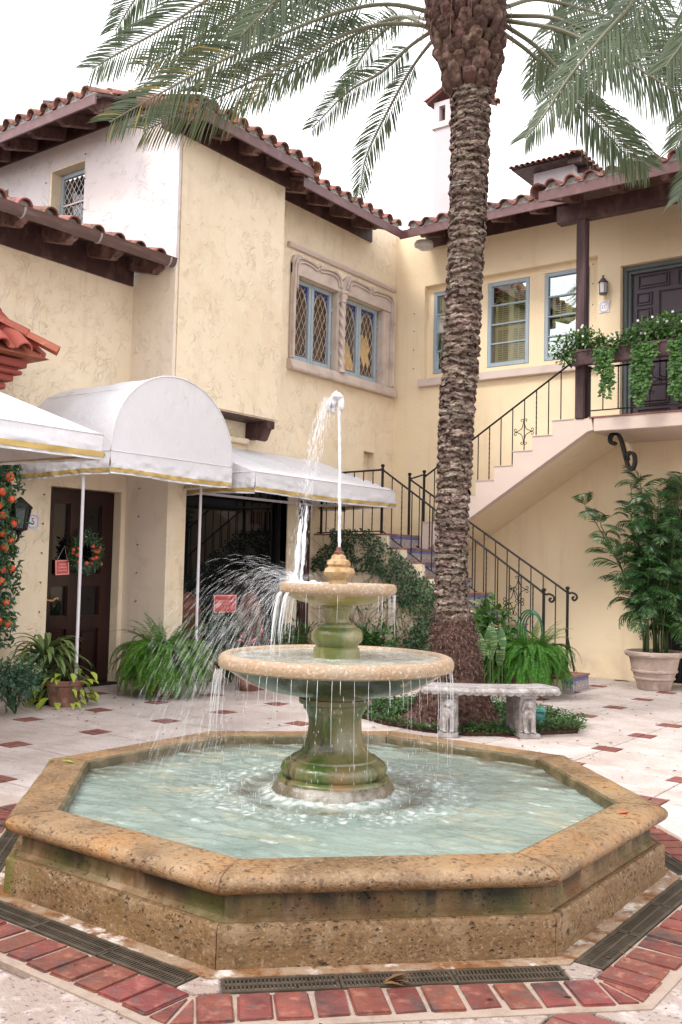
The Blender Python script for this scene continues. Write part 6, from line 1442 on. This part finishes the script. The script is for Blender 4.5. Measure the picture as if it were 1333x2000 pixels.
# plants below the shop window
bush('window_plants',(-8.10,8.75,0),'mixed dark leafy plants below the shop window, behind the lower bowl',m_dark,1100,.26,.85,.75,.09,.026,'plant',clumps=22)
bush('window_plants',(-8.05,10.0,0),'leafy plants at the right end of the shop window beside the corner post',m_ivy,700,.25,.5,.65,.10,.028,'plant',clumps=12)
bush('red_bract_plant',(-7.62,8.62,0),'small plant with pinkish red bracts by the left rim of the lower bowl',m_pinkp,50,.16,.24,.62,.075,.03,'plant',clumps=6)
straps('red_clay_pot_plant',(-7.45,8.35,.18),'strappy plant in a reddish clay pot seen through the falling water',m_strap,22,.28,.018,pot_at(-7.45,8.35,[(.11,0),(.12,.01),(.155,.18),(.17,.19),(.17,.22),(.15,.22)],m_potr),.4,1.3)
# plants beside the palm foot and stairs
bush('understory_plants',(-5.35,10.2,0),'bright broad-leaved plants between the palm and the stair fern',m_ivy,420,.3,.3,.95,.14,.07,'plant',clumps=12)
def calathea():
    t=thing('striped_leaf_plant',(-5.05,9.75,0),'plant with upright pale striped leaves just right of the palm trunk','plant')
    st=mat('striped_leaf',(.045,.11,.03),.4,.4,layers=[((.22,.30,.13),16,.50,.56,(.3,.3,3))],trans=.15)
    for k in range(9):
        a=R.uniform(-1,1)-1.2; b=B(); L=R.uniform(.26,.36); w=.055; vs=[]
        for i in range(7): f=i/6; ww=w*math.sin(PI*min(.99,.1+.88*f)); vs+=[(0-.1*f*f,-ww,L*f),(-.012-.1*f*f,0,L*f),(0-.1*f*f,ww,L*f)]
        b.add(vs,[(i*3+j,i*3+j+1,i*3+j+4,i*3+j+3) for i in range(6) for j in(0,1)]); b.open=True
        bs=(-5.10+R.uniform(-.12,.2),9.75+R.uniform(-.15,.15)); h=R.uniform(.25,.62)
        b.build('leaf',st,t,smooth=True,basis=T(bs[0],bs[1],h)@RZ(a)@RY(R.uniform(-.3,.5))); B().tube([(bs[0],bs[1],0),(bs[0],bs[1],h+.02)],.005,5).build('stem',m_stemg,t)
calathea()
sm_=[pinnate(.42,20,.075,1.3,.013,.06,.5,rise=.8).mesh('frond',[m_stemg,m_fern2])]
fern('small_fern',(-6.5,10.2,0),'small pale fern at the foot of the vine wall, left of the palm',sm_,sm_,sm_,26,None,.05,.15)
bush('wall_foot_plants',(-7.3,10.35,0),'broad leafy plants at the foot of the vine wall behind the fountain stem',m_ivy,520,.55,.25,.62,.13,.065,'plant',clumps=16)
# hose
t=thing('garden_hose',(-5.1,10.72,.7),'green garden hose looped over the near stair railing above the fern','hose')
b=B()
for k in range(4):
    c=Vector((-5.12+.03*k,10.80-.03*k,.72)); b.tube([c+Vector((.17*math.cos(a)*(1-.12*k),0,.25*math.sin(a)*(1-.06*k))) for a in [2*PI*q/28 for q in range(29)]],.0095,6)
b.build('hose_coil',m_hose,t,smooth=True)
# climbing vine on the stair wall
VN=thing('climbing_vine',(-6.9,10.78,0),'dark climbing fig with bare twiggy stems covering the stair wall behind the fountain','vine')
b=B()
def topz(x): return min(1.88,RS*max(0,(-4.70-x)/RUN))
for k in range(90):
    x=R.uniform(-8.3,-5.2); z=0; p=Vector((x,10.775,0)); P=[p]; a=R.uniform(1.2,1.95)
    for i in range(R.randint(8,22)):
        a+=R.gauss(0,.28); a=max(.5,min(2.6,a)); p=p+Vector((math.cos(a)*.085,R.uniform(-.004,.004),math.sin(a)*.085)); p.y=min(10.785,max(10.755,p.y))
        if p.z>topz(p.x)-.02: break
        P.append(p)
    if len(P)>3: b.tube(P,[.0055*(1-.7*i/len(P)) for i in range(len(P))],4,cap=False)
for k in range(260):
    x=R.uniform(-8.3,-5.2); z=R.uniform(.1,1)*max(.1,topz(x)); a=R.uniform(0,PI); p=Vector((x,10.77,z)); P=[p]
    for i in range(5): a+=R.gauss(0,.5); p=p+Vector((math.cos(a)*.05,R.uniform(-.006,.004),math.sin(a)*.05)); P.append(p)
    b.tube(P,.0024,3,cap=False)
b.build('bare_stems',m_twig,VN,kind='stuff')
b=B(); k=0
while k<5200:
    x=R.uniform(-8.45,-4.9); z=R.uniform(.0,1.98); tz=topz(x)
    if z>tz+.08: continue
    dist=tz-z   # thick close under the steps on the right, patchy elsewhere
    dens=noise.noise(Vector((x*2.3,z*2.3,4)))+.35*noise.noise(Vector((x*7,z*7,1)))
    core=max(0,1-((x+6.55)/.62)**2)*(1 if dist<1.05 else .25)+(.55 if (dist<.42 and x>-7.9) else 0)+(.25 if dist<.5 else -.35)
    if dens+core<.38: continue
    k+=1; y=10.775-abs(R.gauss(0,.05))*(1.6 if core>.5 else .7); leafq(b,(x,y,z),(R.gauss(0,.7),-.5,R.gauss(-.1,.7)),(0,-1,.4),R.uniform(.03,.06),R.uniform(.02,.036),.15)
b.open=True; b.build('foliage',m_ivy if False else m_dark,VN,kind='stuff')
b=B()
for k in range(420):
    x=R.gauss(-6.6,.5); z=topz(x)*R.uniform(.3,1); leafq(b,(x,10.70-R.random()*.05,z),(R.gauss(0,.7),-.5,R.gauss(0,.7)),(0,-1,.6),R.uniform(.03,.055),R.uniform(.02,.034),.15)
b.open=True; b.build('young_leaves',m_ivy,VN,kind='stuff')
# ================================================================ flower box on the balcony rail
WB=thing('flower_box',(-4.2,11.42,4.05),'brown window box on the balcony rail overflowing with trailing ivy and white flowers','planter')
B().prism([(11.34,4.20),(11.50,4.20),(11.48,4.04),(11.37,4.04)],'x',-4.86,1.5).build('box',m_planter,WB,bev=.006)
B().prism([(11.33,4.20),(11.51,4.20),(11.51,4.225),(11.33,4.225)],'x',-4.88,1.5).build('rim',m_planter,WB)
b=B(); fl=B(); cl=[(-5.02,4.30,.16),(-4.92,4.22,.15),(-4.86,4.36,.15),(-4.72,4.38,.16),(-4.60,4.34,.15),(-4.50,4.27,.12),(-4.30,4.26,.12),(-4.18,4.30,.14),(-4.08,4.30,.15),(-3.95,4.38,.15),(-3.80,4.40,.15),(-3.66,4.44,.17),(-3.52,4.40,.18),(-3.38,4.38,.18),(-3.2,4.36,.18),(-3.0,4.36,.2),(-2.7,4.36,.2),(-2.4,4.36,.2),(-2.0,4.36,.2)]
for (x,z,r) in cl:
    for k in range(210):
        d=Vector((R.gauss(0,1),R.gauss(0,.8),R.gauss(0,.8))).normalized(); p=Vector((x,11.42,z-.02))+d*r*R.uniform(.4,1.05); leafq(b,p,d+Vector((R.gauss(0,.6),-.3,R.gauss(-.2,.5))),(R.gauss(0,.3),-.6,1),R.uniform(.035,.07),R.uniform(.026,.045),.15)
    for k in range(2 if x>-4.7 else 6):
        d=Vector((R.gauss(0,1),-abs(R.gauss(0,.8)),R.gauss(.4,.6))).normalized(); p=Vector((x,11.42,z))+d*r*1.05
        for q in range(5): a=2*PI*q/5; leafq(fl,p,(math.cos(a),-.3,math.sin(a)),(0,-1,0),.020,.014,0)
st=B()
for (x,zb,n) in((-4.50,3.72,3),(-4.38,3.50,3),(-4.28,3.66,2),(-4.02,3.80,2),(-3.98,3.42,5),(-3.88,3.52,5),(-3.82,3.85,3),(-3.56,3.50,4),(-3.46,3.42,5),(-3.38,3.5,4),(-3.25,3.7,3),(-2.9,3.5,4),(-2.5,3.6,4)):
    for s in range(n):
        x0=x+R.uniform(-.06,.06); z=4.22; P=[]; xx=x0; ze=zb+R.uniform(0,.25); yy=11.34
        while z>ze:
            P.append(Vector((xx,yy,z))); xx+=R.gauss(0,.010); z-=.035; yy=11.33-.04*abs(math.sin(z*4+s))
            for q in range(3):
                a=R.uniform(0,2*PI); leafq(b,P[-1],(math.cos(a),-.5*R.random(),-.4+.4*math.sin(a)),(0,-1,.4),R.uniform(.04,.075),R.uniform(.032,.05),.15)
        if len(P)>2: st.tube(P,.003,4,cap=False)
b.open=True; b.build('foliage',m_ivy,WB,kind='stuff'); fl.open=True; fl.build('white_flowers',m_petal,WB,kind='stuff'); st.build('trailing_stems',m_stemg,WB,kind='stuff')
# ================================================================ orange garland and wreath
GL=thing('orange_garland',(-8.75,5.95,.6),'leafy evergreen garland studded with oranges hanging down the left edge','garland')
b=B(); 
for k in range(2600):
    z=R.uniform(.55,2.9); w=.13+.03*math.sin(z*7); y=5.93+R.uniform(-w,w)-.14*(1 if R.random()<.6 else 0); x=-8.72+abs(R.gauss(0,.05)); leafq(b,(x,y,z),(R.uniform(.1,.7),R.gauss(0,.7),R.gauss(-.1,.7)),(1,0,.4),R.uniform(.05,.095),R.uniform(.022,.036),.15)
b.open=True; b.build('foliage',m_dark,GL,kind='stuff')
om=B(); ell(om,(0,0,0),.045,.045,.045,18,12); om=om.mesh('orange',m_orange,True,merge=True)
dots=B(); dots.lathe([(0,.0415),(.004,.041)],6); 
lv=B()
for (py,pz) in((5.90,2.28),(5.82,2.12),(5.93,2.05),(5.84,1.88),(5.97,1.80),(5.85,1.69),(5.95,1.62),(5.88,1.55),(5.87,1.32),(5.97,1.34),(5.84,1.21),(5.80,1.10),(5.92,.985),(5.84,.80),(5.94,.78),(5.78,1.98),(5.76,1.45),(5.9,2.45),(5.74,.9)):
    inst('orange',om,GL,T(-8.635,py,pz)@RZ(R.random()*6)@RX(R.random()*3)@SC(R.uniform(.78,1.1)))
    for _ in range(4): leafq(lv,(-8.58,py+R.uniform(-.06,.06),pz+R.uniform(-.01,.07)),(R.uniform(-.1,.2),R.gauss(0,.7),R.gauss(-.5,.5)),(1,0,.3),R.uniform(.05,.08),R.uniform(.018,.028),.15)
lv.open=True; lv.build('leaves',m_ivy,GL,kind='stuff')
WR=thing('door_wreath',(-8.96,7.15,1.53),'round green wreath with small red fruit and white berries on door 5','wreath')
b=B(); wb=B(); 
for k in range(900):
    a=R.random()*2*PI; r=R.gauss(.165,.035); c=Vector((-8.975+abs(R.gauss(0,.03)),7.16+r*math.cos(a),1.53+r*math.sin(a))); leafq(b,c,(R.uniform(0,.6),math.cos(a)+R.gauss(0,.6),math.sin(a)+R.gauss(0,.6)),(1,0,0),R.uniform(.03,.065),R.uniform(.014,.026),.15)
b.open=True; b.build('foliage',m_dark,WR,kind='stuff')
for k in range(150): a=R.choice((2.1,4.0,5.2,1.2))+R.gauss(0,.35); r=R.gauss(.18,.03); leafq(wb,(-8.94,7.16+r*math.cos(a),1.53+r*math.sin(a)),(0,1,0),(1,0,0),.011,.011,0)
wb.open=True; wb.build('white_berries',m_petal,WR,kind='stuff')
for k in range(17): a=R.choice((.2,-.3,-.6,.6,-2.6,-1.2,2.9))+R.gauss(0,.22); r=R.gauss(.15,.03); inst('fruit',om,WR,T(-8.93,7.16+r*math.cos(a),1.53+r*math.sin(a))@SC(R.uniform(.36,.56)))
